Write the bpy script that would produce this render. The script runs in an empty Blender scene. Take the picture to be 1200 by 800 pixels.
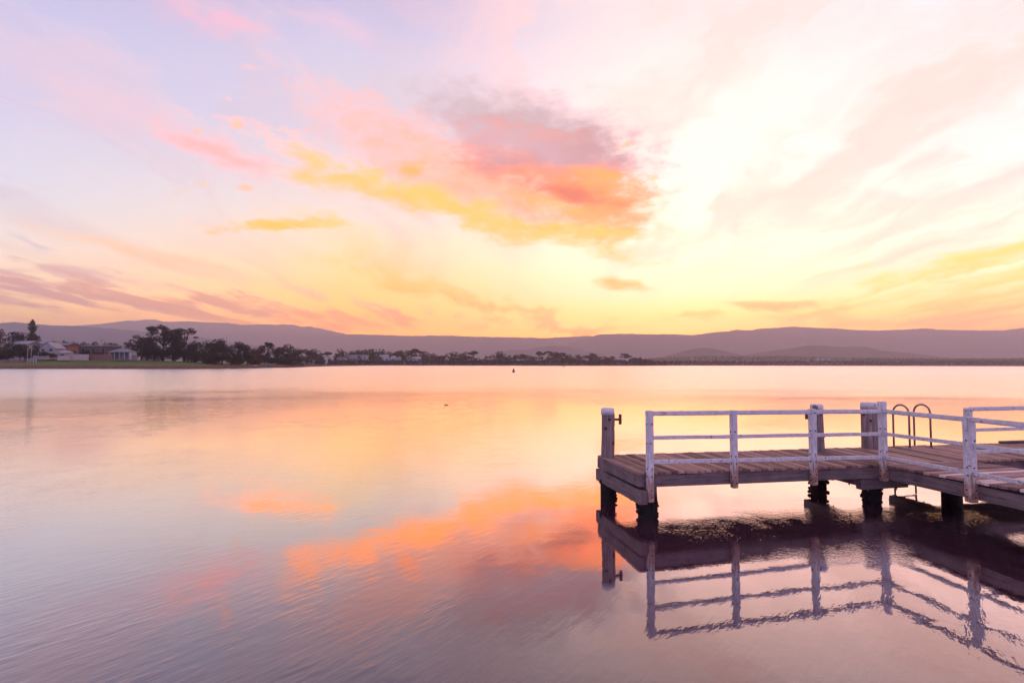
import bpy, bmesh, math, random
from mathutils import Vector, Matrix, noise as mnoise

C = bpy.context.scene
COL = C.collection
R = math.radians
random.seed(7)

# ------------------------------------------------------------------ camera geometry
F, EYE = 623.0, 2.98                     # focal length in photo pixels (1200 wide), eye height above the water
PITCH, ROLL = math.atan(26.2 / F), math.atan(0.0026)


def hor(px):                              # photo row of the horizon at a photo column
    return 426.2 + 0.0026 * (px - 600)


def far(px, py, Y):                       # world point at depth Y that stands at that azimuth / elevation
    return Vector(((px - 600) / F * Y, Y, EYE + (hor(px) - py) / F * Y))


def srgb(r, g, b, k=1.0):
    def f(c):
        c /= 255.0
        return c / 12.92 if c <= 0.04045 else ((c + 0.055) / 1.055) ** 2.4
    return (f(r) * k, f(g) * k, f(b) * k, 1.0)


cam = bpy.data.cameras.new('camera')
cam.sensor_fit = 'HORIZONTAL'
cam.sensor_width = 36.0
cam.lens = 36.0 * F / 1200.0
cam.clip_start, cam.clip_end = 0.05, 60000
co = bpy.data.objects.new('camera', cam)
COL.objects.link(co)
co.location = (0, 0, EYE)
co.rotation_mode = 'XYZ'
m = Matrix.Rotation(R(90) + PITCH, 4, 'X') @ Matrix.Rotation(ROLL, 4, 'Z')
co.rotation_euler = m.to_euler()
C.camera = co

C.render.engine = 'CYCLES'
C.view_settings.view_transform = 'Standard'
C.view_settings.look = 'None'
C.view_settings.exposure = 0.0
C.view_settings.gamma = 1.0
C.view_settings.use_curve_mapping = False
C.cycles.use_denoising = True
C.cycles.use_adaptive_sampling = True
C.cycles.adaptive_threshold = 0.015
C.cycles.max_bounces = 8
C.cycles.volume_bounces = 0
C.cycles.sample_clamp_indirect = 6.0


# ------------------------------------------------------------------ node helpers
class NT:
    def __init__(self, tree):
        self.t = tree
        self.t.nodes.clear()

    def n(self, kind, ins=None, **props):
        nd = self.t.nodes.new(kind)
        for k, v in props.items():
            setattr(nd, k, v)
        for k, v in (ins or {}).items():
            self.set(nd.inputs[k], v)
        return nd

    def set(self, sock, v):
        if isinstance(v, bpy.types.NodeSocket):
            self.t.links.new(v, sock)
        elif isinstance(v, bpy.types.Node):
            self.t.links.new(v.outputs[0], sock)
        else:
            sock.default_value = v

    def math(self, op, a, b=0.0, c=0.0, clamp=False):
        nd = self.n('ShaderNodeMath', {0: a, 1: b, 2: c}, operation=op)
        nd.use_clamp = clamp
        return nd.outputs[0]

    def vm(self, op, a, b=(0, 0, 0)):
        nd = self.n('ShaderNodeVectorMath', {0: a, 1: b}, operation=op)
        return nd.outputs['Value'] if op in ('LENGTH', 'DOT_PRODUCT') else nd.outputs[0]

    def rng(self, v, a, b, c=0.0, d=1.0, kind='LINEAR'):
        return self.n('ShaderNodeMapRange', {0: v, 1: a, 2: b, 3: c, 4: d}, interpolation_type=kind).outputs[0]

    def mix(self, fac, a, b, blend='MIX'):
        nd = self.n('ShaderNodeMix', data_type='RGBA', blend_type=blend)
        self.set(nd.inputs[0], fac)
        self.set(nd.inputs[6], a)
        self.set(nd.inputs[7], b)
        return nd.outputs[2]

    def ramp(self, fac, stops, interp='LINEAR'):
        nd = self.n('ShaderNodeValToRGB', {0: fac})
        cr = nd.color_ramp
        cr.interpolation = interp
        while len(cr.elements) > 1:
            cr.elements.remove(cr.elements[-1])
        cr.elements[0].position, cr.elements[0].color = stops[0][0], stops[0][1]
        for p, c in stops[1:]:
            e = cr.elements.new(p)
            e.color = c
        return nd.outputs[0]

    def noise(self, vec, scale, detail=4.0, rough=0.55, dist=0.0, lac=2.0, dims='3D'):
        nd = self.n('ShaderNodeTexNoise', noise_dimensions=dims, ins={'Scale': scale, 'Detail': detail, 'Roughness': rough, 'Distortion': dist, 'Lacunarity': lac})
        self.set(nd.inputs['Vector'], vec)
        return nd

    def mapping(self, vec, loc=(0, 0, 0), rot=(0, 0, 0), scale=(1, 1, 1), kind='POINT'):
        nd = self.n('ShaderNodeMapping', vector_type=kind)
        self.set(nd.inputs['Vector'], vec)
        nd.inputs['Location'].default_value = loc
        nd.inputs['Rotation'].default_value = rot
        nd.inputs['Scale'].default_value = scale
        return nd.outputs[0]


# ------------------------------------------------------------------ the sky
def azel(px, py):                          # degrees
    x, z = (px - 600) / F, (hor(px) - py) / F
    return math.degrees(math.atan(x)), math.degrees(math.atan(z / math.hypot(1, x)))


world = bpy.data.worlds.new('World')
C.world = world
world.use_nodes = True
world.cycles.sampling_method = 'MANUAL'
world.cycles.sample_map_resolution = 512
T = NT(world.node_tree)
D = T.n('ShaderNodeTexCoord').outputs['Generated']
sep = T.n('ShaderNodeSeparateXYZ', {0: D})
dx, dy, dz = sep.outputs
az = T.math('MULTIPLY', T.math('ARCTAN2', dx, dy), 57.29578)
el = T.math('MULTIPLY', T.math('ARCSINE', T.math('MINIMUM', T.math('MAXIMUM', dz, -1.0), 1.0)), 57.29578)
fac = T.math('MULTIPLY', T.math('MAXIMUM', el, 0.0), 1 / 60.0, clamp=True)


HAZE_D, HAZE_TOP, HAZE_LEN = 2.1e-4, 680.0, 8000.0
HAZE_S = (0.46, 0.34, 0.38)


def behind(col, e):
    """radiance of the sky beyond the haze that reads as col once seen through it"""
    e = max(e, 3.0)
    path = min(HAZE_TOP / math.sin(R(e)), HAZE_LEN)
    tr = math.exp(-HAZE_D * path)
    return tuple(max(0.0, (col[k] - HAZE_S[k] * (1 - tr)) / tr) for k in range(3)) + (1.0,)


def stops(lst):
    return [(e / 60.0, behind(c, e)) for e, c in lst]


S = srgb


def L(r, g, b):
    return (r, g, b, 1.0)


back = T.ramp(fac, stops([(0, L(.62, .48, .80)), (12, L(.72, .58, .92)), (30, L(.68, .60, .95)), (60, L(.46, .44, .72))]))
left = T.ramp(fac, stops([(0, L(1.05, .57, .32)), (3.6, L(1.02, .64, .38)), (6.2, L(.98, .73, .54)), (8.8, L(.90, .74, .68)), (12.7, S(227, 222, 233)), (19.4, S(213, 208, 233)), (27, S(204, 198, 230)), (38, S(165, 150, 195)), (60, S(140, 125, 175))]))
midl = T.ramp(fac, stops([(0, L(1.4, .52, .12)), (4.9, L(1.35, .60, .22)), (7.5, L(1.3, .70, .33)), (11, L(1.10, .77, .50)), (15, L(.93, .76, .68)), (22.8, S(223, 214, 229)), (29.8, S(213, 207, 232)), (42, S(180, 160, 205)), (60, S(155, 138, 185))]))
sunr = T.ramp(fac, stops([(0, L(1.6, .66, .20)), (4.8, L(1.65, .75, .36)), (7.3, L(1.75, .88, .60)), (10.6, L(1.8, 1.0, .76)), (18.6, L(1.65, 1.0, .90)), (25.9, L(1.4, .94, .86)), (32.5, L(.97, .81, .80)), (45, L(.92, .72, .80)), (60, S(205, 190, 220))]))
rght = T.ramp(fac, stops([(0, L(1.5, .62, .16)), (3.9, L(1.4, .70, .26)), (6, L(1.45, .82, .48)), (9, L(1.6, .95, .76)), (14.8, L(1.6, .99, .94)), (20.8, L(1.4, .95, .94)), (26.2, L(1.12, .86, .92)), (40, L(.92, .76, .90)), (60, S(200, 190, 225))]))
c = T.mix(T.rng(az, -46, -18), left, midl)
c = T.mix(T.rng(az, -15, 17, kind='SMOOTHSTEP'), c, sunr)
c = T.mix(T.rng(az, 24, 48), c, rght)
c = T.mix(T.rng(T.math('ABSOLUTE', az), 62, 120, kind='SMOOTHSTEP'), c, back)

# cloud coordinates: a flat layer overhead, so that streaks run to their vanishing point on the horizon
den = T.math('ADD', T.math('MAXIMUM', dz, 0.0), 0.06)
pl = T.n('ShaderNodeCombineXYZ', {0: T.math('DIVIDE', dx, den), 1: T.math('DIVIDE', dy, den)}).outputs[0]
wn = T.noise(T.mapping(T.n('ShaderNodeCombineXYZ', {0: az, 1: el}).outputs[0], scale=(0.10, 0.20, 1)), 1.0, 3, 0.55, dims='2D').outputs['Color']
pl = T.vm('ADD', pl, T.vm('MULTIPLY', T.vm('SUBTRACT', wn, (0.5, 0.5, 0.5)), (0.55, 1.5, 0.0)))
ns1 = T.noise(T.mapping(pl, rot=(0, 0, R(10)), scale=(1.1, 0.22, 1)), 1.7, 5, 0.58, 0.0, dims='2D').outputs['Fac']
ns2 = T.noise(T.mapping(pl, loc=(3.1, 7.7, 0), rot=(0, 0, R(-14)), scale=(1.0, 0.16, 1)), 2.3, 6, 0.6, 0.0, dims='2D').outputs['Fac']
ae = T.n('ShaderNodeCombineXYZ', {0: az, 1: T.math('MULTIPLY', el, 1.0)}).outputs[0]
warp = T.vm('MULTIPLY', T.vm('SUBTRACT', wn, (0.5, 0.5, 0.5)), (9.0, 3.6, 0.0))
aw = T.vm('ADD', ae, warp)
nf = T.noise(T.mapping(ae, rot=(0, 0, R(-14)), scale=(0.26, 0.62, 1)), 1.0, 8, 0.68, 0.0, dims='2D').outputs['Fac']
nfl = T.math('SUBTRACT', nf, 0.5)
nst = T.math('SUBTRACT', ns2, 0.5)

# thin high cirrus over everything
cir = T.math('MULTIPLY', T.rng(ns1, 0.44, 0.72, kind='SMOOTHSTEP'), T.rng(el, 5, 16))
c = T.mix(T.math('MULTIPLY', cir, T.rng(az, -30, 10, 0.50, 0.10)), c, S(246, 208, 218))
c = T.mix(T.math('MULTIPLY', cir, T.rng(az, -14, 14, 0.0, 0.7)), c, L(1.5, .87, .76))
cir2 = T.math('MULTIPLY', T.rng(ns2, 0.50, 0.74, kind='SMOOTHSTEP'), T.rng(el, 4, 12))
c = T.mix(T.math('MULTIPLY', cir2, T.rng(az, 10, 40, 0.2, 0.7)), c, L(1.5, .89, .77))


def blob(c, px, py, rx, ry, rot, col, op, soft=1.2, kf=1.8, ks=0.0, edge=1.35, warped=True):
    """one cloud: centre and radii in photo pixels, turned into a patch of directions on the sky"""
    a0, e0 = azel(px, py)
    ux, uy = math.cos(R(rot)), math.sin(R(rot))
    a1, e1 = azel(px + ux * rx, py + uy * rx)
    a2, e2 = azel(px - uy * ry, py + ux * ry)
    L1, L2 = math.hypot(a1 - a0, e1 - e0), math.hypot(a2 - a0, e2 - e0)
    th = math.atan2(e1 - e0, a1 - a0)
    v = T.mapping(aw if warped else ae, (a0, e0, 0), (0, 0, th), (L1, L2, 1.0), 'TEXTURE')
    r = T.vm('LENGTH', v)
    if kf:
        r = T.math('MULTIPLY_ADD', nfl, -kf, r)
    if ks:
        r = T.math('MULTIPLY_ADD', nst, -ks, r)
    al = T.rng(r, edge, edge - soft, 0.0, op, 'SMOOTHSTEP')
    return T.mix(al, c, behind(col, e0))


BLOBS = [
    # (px, py, rx, ry, rot, colour, opacity), extras
    ((150, 126, 230, 34, 23, S(244, 206, 214), 0.7), dict(kf=1.1, ks=1.2, soft=1.7, edge=1.5)),
    ((255, 173, 80, 17, 22, L(1.5, .50, .44), 0.8), dict(soft=1.5, kf=1.6)),
    ((245, 10, 85, 20, 12, S(250, 194, 212), 0.85), dict(soft=1.6, kf=1.8)),
    ((380, 14, 70, 16, 20, S(244, 204, 220), 0.6), dict(soft=1.6)),
    ((60, 60, 140, 20, 18, S(226, 206, 224), 0.6), dict(soft=1.7)),
    ((440, 107, 28, 10, 32, L(1.08, .53, .50), 0.8), dict(kf=2.0)),
    ((224, 150, 11, 5, -10, L(1.1, .58, .42), 0.85), dict(kf=2.2, warped=False)),
    ((271, 143, 10, 5, 0, L(1.1, .6, .48), 0.85), dict(kf=2.2, warped=False)),
    ((285, 217, 12, 5, 0, L(1.1, .6, .42), 0.8), dict(kf=2.2, warped=False)),
    ((232, 213, 10, 4, 0, L(1.0, .64, .52), 0.6), dict(kf=2.2, warped=False)),
    ((205, 222, 15, 5, -20, L(.95, .66, .55), 0.5), dict(kf=2.2, warped=False)),
    ((282, 72, 14, 5, 0, S(248, 208, 212), 0.6), dict(kf=2.2, warped=False)),
    # the big lit cloud
    ((560, 150, 180, 56, 10, S(224, 208, 218), 0.9), dict(soft=1.5, kf=1.0, edge=1.6)),
    ((632, 160, 118, 46, 12, S(196, 170, 178), 0.95), dict(soft=1.4, kf=1.3, edge=1.5)),
    ((560, 214, 175, 38, 19, L(1.35, .50, .34), 0.85), dict(soft=1.5, kf=1.3, edge=1.6)),
    ((650, 206, 105, 42, 18, L(1.25, .33, .19), 0.95), dict(soft=1.35, kf=1.6, edge=1.5)),
    ((545, 245, 180, 15, 15, L(2.3, .62, .09), 0.9), dict(soft=1.4, kf=2.2, edge=1.6)),
    ((700, 238, 60, 38, 10, L(1.9, .38, .09), 0.9), dict(kf=1.7, soft=1.25, edge=1.5)),
    ((660, 222, 66, 12, 12, S(200, 122, 112), 0.85), dict(kf=2.2, soft=1.5)),
    ((660, 178, 92, 20, -2, S(196, 154, 164), 0.85), dict(kf=1.9, soft=1.25, edge=1.5)),
    ((600, 162, 80, 16, 14, S(212, 180, 192), 0.7), dict(kf=1.9, soft=1.35, edge=1.5)),
    ((706, 206, 52, 9, 12, L(1.6, .44, .14), 0.8), dict(kf=2.2, soft=1.4)),
    ((650, 240, 80, 8, 14, L(1.7, .50, .13), 0.75), dict(kf=2.2, soft=1.4)),
    ((688, 268, 70, 13, 6, L(2.4, .62, .06), 0.92), dict(kf=1.4, soft=1.5)),
    ((385, 206, 40, 12, -4, L(2.6, .62, .05), 1.0), dict(kf=2.4, warped=False, soft=1.5)),
    ((378, 208, 60, 15, 6, L(1.9, .66, .30), 0.45), dict(kf=2.0, warped=False, soft=1.4)),
    ((440, 224, 90, 17, 20, L(1.9, .60, .20), 0.7), dict(soft=1.4, kf=1.5)),
    ((483, 194, 20, 10, -8, L(2.1, .50, .13), 0.85), dict(kf=2.2, warped=False, soft=1.4)),
    ((318, 262, 68, 8, -2, L(2.5, .62, .12), 1.0), dict(kf=4.4, warped=False, soft=1.5)),
    ((362, 258, 24, 8, -14, L(2.5, .60, .10), 0.9), dict(kf=3.4, warped=False, soft=1.5)),
    ((735, 166, 12, 5, -20, S(252, 190, 150), 0.7), dict(kf=2.4, warped=False)),
    ((766, 205, 10, 4, -5, S(255, 220, 160), 0.7), dict(kf=2.4, warped=False)),
    # low bands on the left
    ((30, 290, 30, 6, 25, S(214, 200, 210), 0.6), dict(kf=2.4)),
    ((90, 345, 280, 17, 5, S(210, 166, 168), 0.9), dict(ks=4.2, soft=1.4, edge=1.5)),
    ((60, 322, 170, 10, 4, S(220, 182, 184), 0.7), dict(ks=3.8, soft=1.4)),
    ((250, 318, 150, 13, 12, S(250, 204, 176), 0.7), dict(ks=3.6, soft=1.4)),
    ((250, 357, 170, 9, 6, S(226, 174, 160), 0.8), dict(ks=4.2, soft=1.4)),
    ((385, 379, 135, 10, 2, S(242, 176, 136), 0.85), dict(ks=2.6, soft=1.3)),
    ((60, 370, 160, 5, 2, L(1.02, .58, .36), 0.85), dict(ks=2.8)),
    ((455, 308, 130, 18, 24, L(1.03, .64, .36), 0.7), dict(ks=3.4, soft=1.5)),
    ((520, 342, 140, 13, 14, L(1.1, .58, .20), 0.7), dict(ks=3.8, soft=1.4)),
    ((590, 362, 140, 8, 10, L(1.1, .50, .14), 0.7), dict(ks=3.8, soft=1.4)),
    # near the sun
    ((738, 331, 44, 11, 12, L(1.15, .52, .10), 0.95), dict(kf=2.0)),
    ((680, 381, 66, 5, 2, L(1.1, .50, .10), 0.85), dict(kf=2.0, ks=1.0)),
    ((910, 363, 62, 9, 3, L(1.1, .48, .06), 0.97), dict(kf=2.2)),
    ((812, 377, 48, 4.5, -2, L(1.05, .55, .11), 0.85), dict(kf=2.2)),
    ((960, 378, 80, 7, 0, L(1.15, .56, .08), 0.85), dict(kf=2.2)),
    ((1120, 350, 170, 32, -13, L(1.2, .60, .10), 0.9), dict(ks=4.4, soft=1.4, edge=1.5)),
    ((1180, 303, 110, 16, -22, L(1.25, .70, .26), 0.8), dict(ks=3.6, soft=1.4)),
    ((1080, 372, 130, 8, -3, L(1.15, .54, .08), 0.85), dict(ks=3.8)),
    ((1190, 150, 70, 14, -24, S(255, 226, 218, 1.1), 0.6), dict(ks=3.0)),
]
for b in BLOBS:
    c = blob(c, *b[0], **(b[1] if len(b) > 1 else {}))

sky = T.n('ShaderNodeTexSky', sky_type='NISHITA', sun_disc=False, sun_elevation=R(2.6), sun_rotation=R(22), altitude=0, dust_density=2.0)
nish = T.mix(1.0, sky.outputs[0], (0.012, 0.012, 0.012, 1), 'MULTIPLY')
c = T.mix(1.0, c, nish, 'ADD')
bg = T.n('ShaderNodeBackground', {'Color': c, 'Strength': 1.0})
T.n('ShaderNodeOutputWorld', {'Surface': bg.outputs[0]})

sl = bpy.data.lights.new('sun', 'SUN')
sl.energy, sl.angle, sl.color = 1.0, R(0.5), (1.0, 0.72, 0.45)
so = bpy.data.objects.new('sun', sl)
COL.objects.link(so)
sd = Vector((math.sin(R(22)) * math.cos(R(2.6)), math.cos(R(22)) * math.cos(R(2.6)), math.sin(R(2.6))))
so.rotation_euler = sd.to_track_quat('Z', 'Y').to_euler()      # the sun has just gone behind the ridge
so.location = (40, 100, 60)


# ------------------------------------------------------------------ mesh helpers
class MB:
    """collects boxes, tubes and lathed shapes; build() links them as one mesh object"""

    def __init__(self):
        self.bm = bmesh.new()

    def poly(self, pts, mi=0):
        f = self.bm.faces.new([self.bm.verts.new(p) for p in pts])
        f.material_index = mi
        return f

    def box(self, x0, x1, y0, y1, z0, z1, mi=0, fn=None, bev=0.0, jit=0.0):
        b = bmesh.new()
        vs = [b.verts.new((x, y, z)) for x in (x0, x1) for y in (y0, y1) for z in (z0, z1)]
        for q in ((0, 1, 3, 2), (4, 6, 7, 5), (0, 4, 5, 1), (2, 3, 7, 6), (0, 2, 6, 4), (1, 5, 7, 3)):
            b.faces.new([vs[i] for i in q])
        if jit:
            for v in b.verts:
                v.co += Vector([random.uniform(-jit, jit) for _ in range(3)])
        if bev:
            bmesh.ops.bevel(b, geom=list(b.edges), offset=bev, segments=1, affect='EDGES')
        self.take(b, mi, fn)

    def take(self, b, mi=0, fn=None):
        bmesh.ops.recalc_face_normals(b, faces=list(b.faces))
        mp = {}
        for v in b.verts:
            mp[v] = self.bm.verts.new(fn(v.co) if fn else v.co)
        for f in b.faces:
            try:
                g = self.bm.faces.new([mp[v] for v in f.verts])
                g.material_index = mi if mi is not None else f.material_index
                g.smooth = f.smooth
            except ValueError:
                pass
        b.free()

    def tube(self, pts, rads, seg=8, mi=0, cap=True, rough=0.0, smooth=True):
        pts = [Vector(p) for p in pts]
        if not hasattr(rads, '__len__'):
            rads = [rads] * len(pts)
        rings = []
        ref = Vector((1, 0, 0))
        for i, p in enumerate(pts):
            d = (pts[min(i + 1, len(pts) - 1)] - pts[max(i - 1, 0)]).normalized()
            if abs(d.dot(ref)) > 0.95:
                ref = Vector((0, 1, 0)) if abs(d.y) < 0.9 else Vector((0, 0, 1))
            u = (ref - d * ref.dot(d)).normalized()
            w = d.cross(u)
            ring = []
            for k in range(seg):
                a = 2 * math.pi * k / seg
                o = u * math.cos(a) + w * math.sin(a)
                r = rads[i]
                if rough:
                    r *= 1 + rough * mnoise.noise(Vector((o.x * 2.3, o.y * 2.3, p.z * 0.9 + i * 0.2 + p.x * 7.1)))
                ring.append(self.bm.verts.new(p + o * r))
            rings.append(ring)
        for a, b in zip(rings, rings[1:]):
            for k in range(seg):
                f = self.bm.faces.new((a[k], a[(k + 1) % seg], b[(k + 1) % seg], b[k]))
                f.smooth = smooth
                f.material_index = mi
        if cap:
            for rg, rev in ((rings[0], True), (rings[-1], False)):
                f = self.bm.faces.new(list(reversed(rg)) if rev else rg)
                f.material_index = mi

    def build(self, name, mats, parent=None, loc=None, rot=0.0):
        me = bpy.data.meshes.new(name)
        self.bm.to_mesh(me)
        self.bm.free()
        o = bpy.data.objects.new(name, me)
        for mt in (mats if isinstance(mats, (list, tuple)) else [mats]):
            me.materials.append(mt)
        COL.objects.link(o)
        if parent is not None:
            o.parent = parent
        if loc is not None:
            o.location = loc
        if rot:
            o.rotation_euler = (0, 0, rot)
        return o


def tag(o, label=None, cat=None, group=None, kind=None):
    for k, v in (('label', label), ('category', cat), ('group', group), ('kind', kind)):
        if v:
            o[k] = v
    return o


def empty(name, loc, rz=0.0):
    o = bpy.data.objects.new(name, None)
    o.empty_display_size = 0.3
    COL.objects.link(o)
    o.location = loc
    o.rotation_euler = (0, 0, rz)
    return o


def copy_tree(o, parent=None):
    c_ = o.copy()
    COL.objects.link(c_)
    if parent is not None:
        c_.parent = parent
    for ch in list(o.children):
        copy_tree(ch, c_)
    return c_


# ------------------------------------------------------------------ materials
def material(name):
    mt = bpy.data.materials.new(name)
    mt.use_nodes = True
    return mt, NT(mt.node_tree)


def finish(t, color, rough=0.8, normal=None, spec=0.3, extra=None):
    ins = {'Base Color': color, 'Roughness': rough, 'Specular IOR Level': spec}
    b = t.n('ShaderNodeBsdfPrincipled', ins)
    if normal is not None:
        t.set(b.inputs['Normal'], normal)
    t.n('ShaderNodeOutputMaterial', {'Surface': b.outputs[0]})


def bump(t, h, dist=0.01, strength=1.0):
    return t.n('ShaderNodeBump', {'Height': h, 'Distance': dist, 'Strength': strength}).outputs[0]


def wood(name, axis, dark, light, isl=0.7):
    """weathered timber, grain along one axis (0, 1 or 2), every board its own tone"""
    mt, t = material(name)
    oc = t.n('ShaderNodeTexCoord').outputs['Object']
    rnd = t.n('ShaderNodeNewGeometry').outputs['Random Per Island']
    sc = [26.0, 26.0, 26.0]
    sc[axis] = 1.1
    off = t.n('ShaderNodeCombineXYZ', {0: t.math('MULTIPLY', rnd, 37.0), 1: t.math('MULTIPLY', rnd, 11.0), 2: t.math('MULTIPLY', rnd, 23.0)}).outputs[0]
    v = t.vm('ADD', t.mapping(oc, scale=sc), off)
    g = t.noise(v, 1.0, 6, 0.65, 0.3).outputs['Fac']
    blot = t.noise(oc, 3.0, 4, 0.6).outputs['Fac']
    k = t.math('MULTIPLY_ADD', rnd, isl, t.math('MULTIPLY', g, 0.75))
    k = t.math('MULTIPLY_ADD', blot, 0.45, t.math('SUBTRACT', k, 0.40))
    mid = tuple((a + b) / 2 for a, b in zip(dark, light))
    col = t.ramp(k, [(0.12, dark), (0.5, mid), (0.9, light)])
    crack = t.rng(t.noise(t.vm('ADD', t.mapping(oc, scale=[s * 1.7 for s in sc]), off), 1.0, 2, 0.5).outputs['Fac'], 0.30, 0.36)
    col = t.mix(crack, (0.03, 0.02, 0.02, 1), col)
    finish(t, col, 0.82, bump(t, t.math('ADD', g, crack), 0.006, 0.8), 0.25)
    return mt


W_DECK = wood('deck_timber_cross', 1, (0.085, 0.045, 0.04, 1), (0.46, 0.285, 0.235, 1))
W_WALK = wood('deck_timber_long', 0, (0.11, 0.058, 0.056, 1), (0.47, 0.29, 0.27, 1))
W_PALE = wood('pale_timber', 0, (0.66, 0.50, 0.44, 1), (0.90, 0.74, 0.66, 1), 0.2)  # much paler tone, worn by a few walkway boards
W_BEAM_S = wood('beam_timber_x', 0, (0.09, 0.06, 0.06, 1), (0.36, 0.27, 0.27, 1), 0.2)
W_BEAM_T = wood('beam_timber_y', 1, (0.09, 0.06, 0.06, 1), (0.36, 0.27, 0.27, 1), 0.2)


def pile_mat():
    mt, t = material('pile_timber')
    oc = t.n('ShaderNodeTexCoord').outputs['Object']
    z = t.n('ShaderNodeSeparateXYZ', {0: oc}).outputs[2]
    g = t.noise(t.mapping(oc, scale=(22, 22, 1.2)), 1.0, 6, 0.6, 0.4).outputs['Fac']
    col = t.ramp(g, [(0.25, (0.08, 0.055, 0.055, 1)), (0.5, (0.24, 0.17, 0.165, 1)), (0.75, (0.42, 0.33, 0.33, 1))])
    # the weed and oyster zone that the tide covers
    wet = t.rng(t.math('MULTIPLY_ADD', t.noise(oc, 6.0, 4, 0.6).outputs['Fac'], 0.5, z), 0.66, 0.86)
    col = t.mix(wet, (0.018, 0.014, 0.014, 1), col)
    nb = t.noise(oc, 28.0, 3, 0.6).outputs['Fac']
    col = t.mix(t.math('MULTIPLY', wet, t.rng(nb, 0.58, 0.66, 0.0, 0.8)), col, (0.16, 0.13, 0.12, 1))
    finish(t, col, 0.85, bump(t, t.math('ADD', g, nb), 0.012, 0.9), 0.2)
    return mt


M_PILE = pile_mat()


def paint_mat(name, rusty):
    mt, t = material(name)
    oc = t.n('ShaderNodeTexCoord').outputs['Object']
    z = t.n('ShaderNodeSeparateXYZ', {0: oc}).outputs[2]
    n1 = t.noise(oc, 9.0, 6, 0.65).outputs['Fac']
    n2 = t.noise(t.mapping(oc, scale=(1, 1, 0.15)), 40.0, 4, 0.6).outputs['Fac']
    base = t.ramp(t.math('MULTIPLY_ADD', n2, 0.4, t.math('MULTIPLY', n1, 0.6)), [(0.30, (0.30, 0.27, 0.28, 1)), (0.43, (0.50, 0.47, 0.49, 1)), (0.60, (0.68, 0.66, 0.68, 1))])
    chip = t.rng(n1, 0.605, 0.63)
    base = t.mix(chip, base, (0.30, 0.24, 0.23, 1))
    if rusty:
        st = t.noise(t.mapping(oc, scale=(20, 20, 1.6)), 1.0, 4, 0.6).outputs['Fac']
        low = t.rng(z, 0.60, 0.05)
        k = t.rng(t.math('MULTIPLY_ADD', low, 0.42, st), 0.60, 0.74)
        k = t.math('MULTIPLY', k, t.rng(z, 0.66, 0.55))
        base = t.mix(t.math('MULTIPLY', k, 0.8), base, t.ramp(n1, [(0.35, (0.10, 0.035, 0.02, 1)), (0.6, (0.48, 0.20, 0.08, 1))]))
    finish(t, base, 0.55, bump(t, t.math('ADD', n1, n2), 0.003, 0.7), 0.35)
    return mt


M_PAINT = paint_mat('white_paint', False)
M_POST = paint_mat('white_paint_rust_stained', True)


def metal(name, col, rough):
    mt, t = material(name)
    oc = t.n('ShaderNodeTexCoord').outputs['Object']
    n1 = t.noise(oc, 30.0, 5, 0.6).outputs['Fac']
    cc = t.mix(t.rng(n1, 0.4, 0.65), col, tuple(x * 0.55 for x in col[:3]) + (1,))
    b = t.n('ShaderNodeBsdfPrincipled', {'Base Color': cc, 'Roughness': rough, 'Metallic': 0.55})
    t.n('ShaderNodeOutputMaterial', {'Surface': b.outputs[0]})
    return mt


M_RUST = metal('rusted_steel', (0.17, 0.09, 0.07, 1), 0.7)
M_BOLT = metal('rusted_bolt', (0.10, 0.045, 0.035, 1), 0.7)
M_GALV = metal('galvanised_tube', (0.30, 0.24, 0.24, 1), 0.45)


def plain(name, c0, c1, scale=1.0, rough=0.85, spec=0.2):
    mt, t = material(name)
    oc = t.n('ShaderNodeTexCoord').outputs['Object']
    n1 = t.noise(oc, scale, 5, 0.6).outputs['Fac']
    finish(t, t.ramp(n1, [(0.3, c0 + (1,)), (0.7, c1 + (1,))]), rough, None, spec)
    return mt


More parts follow.
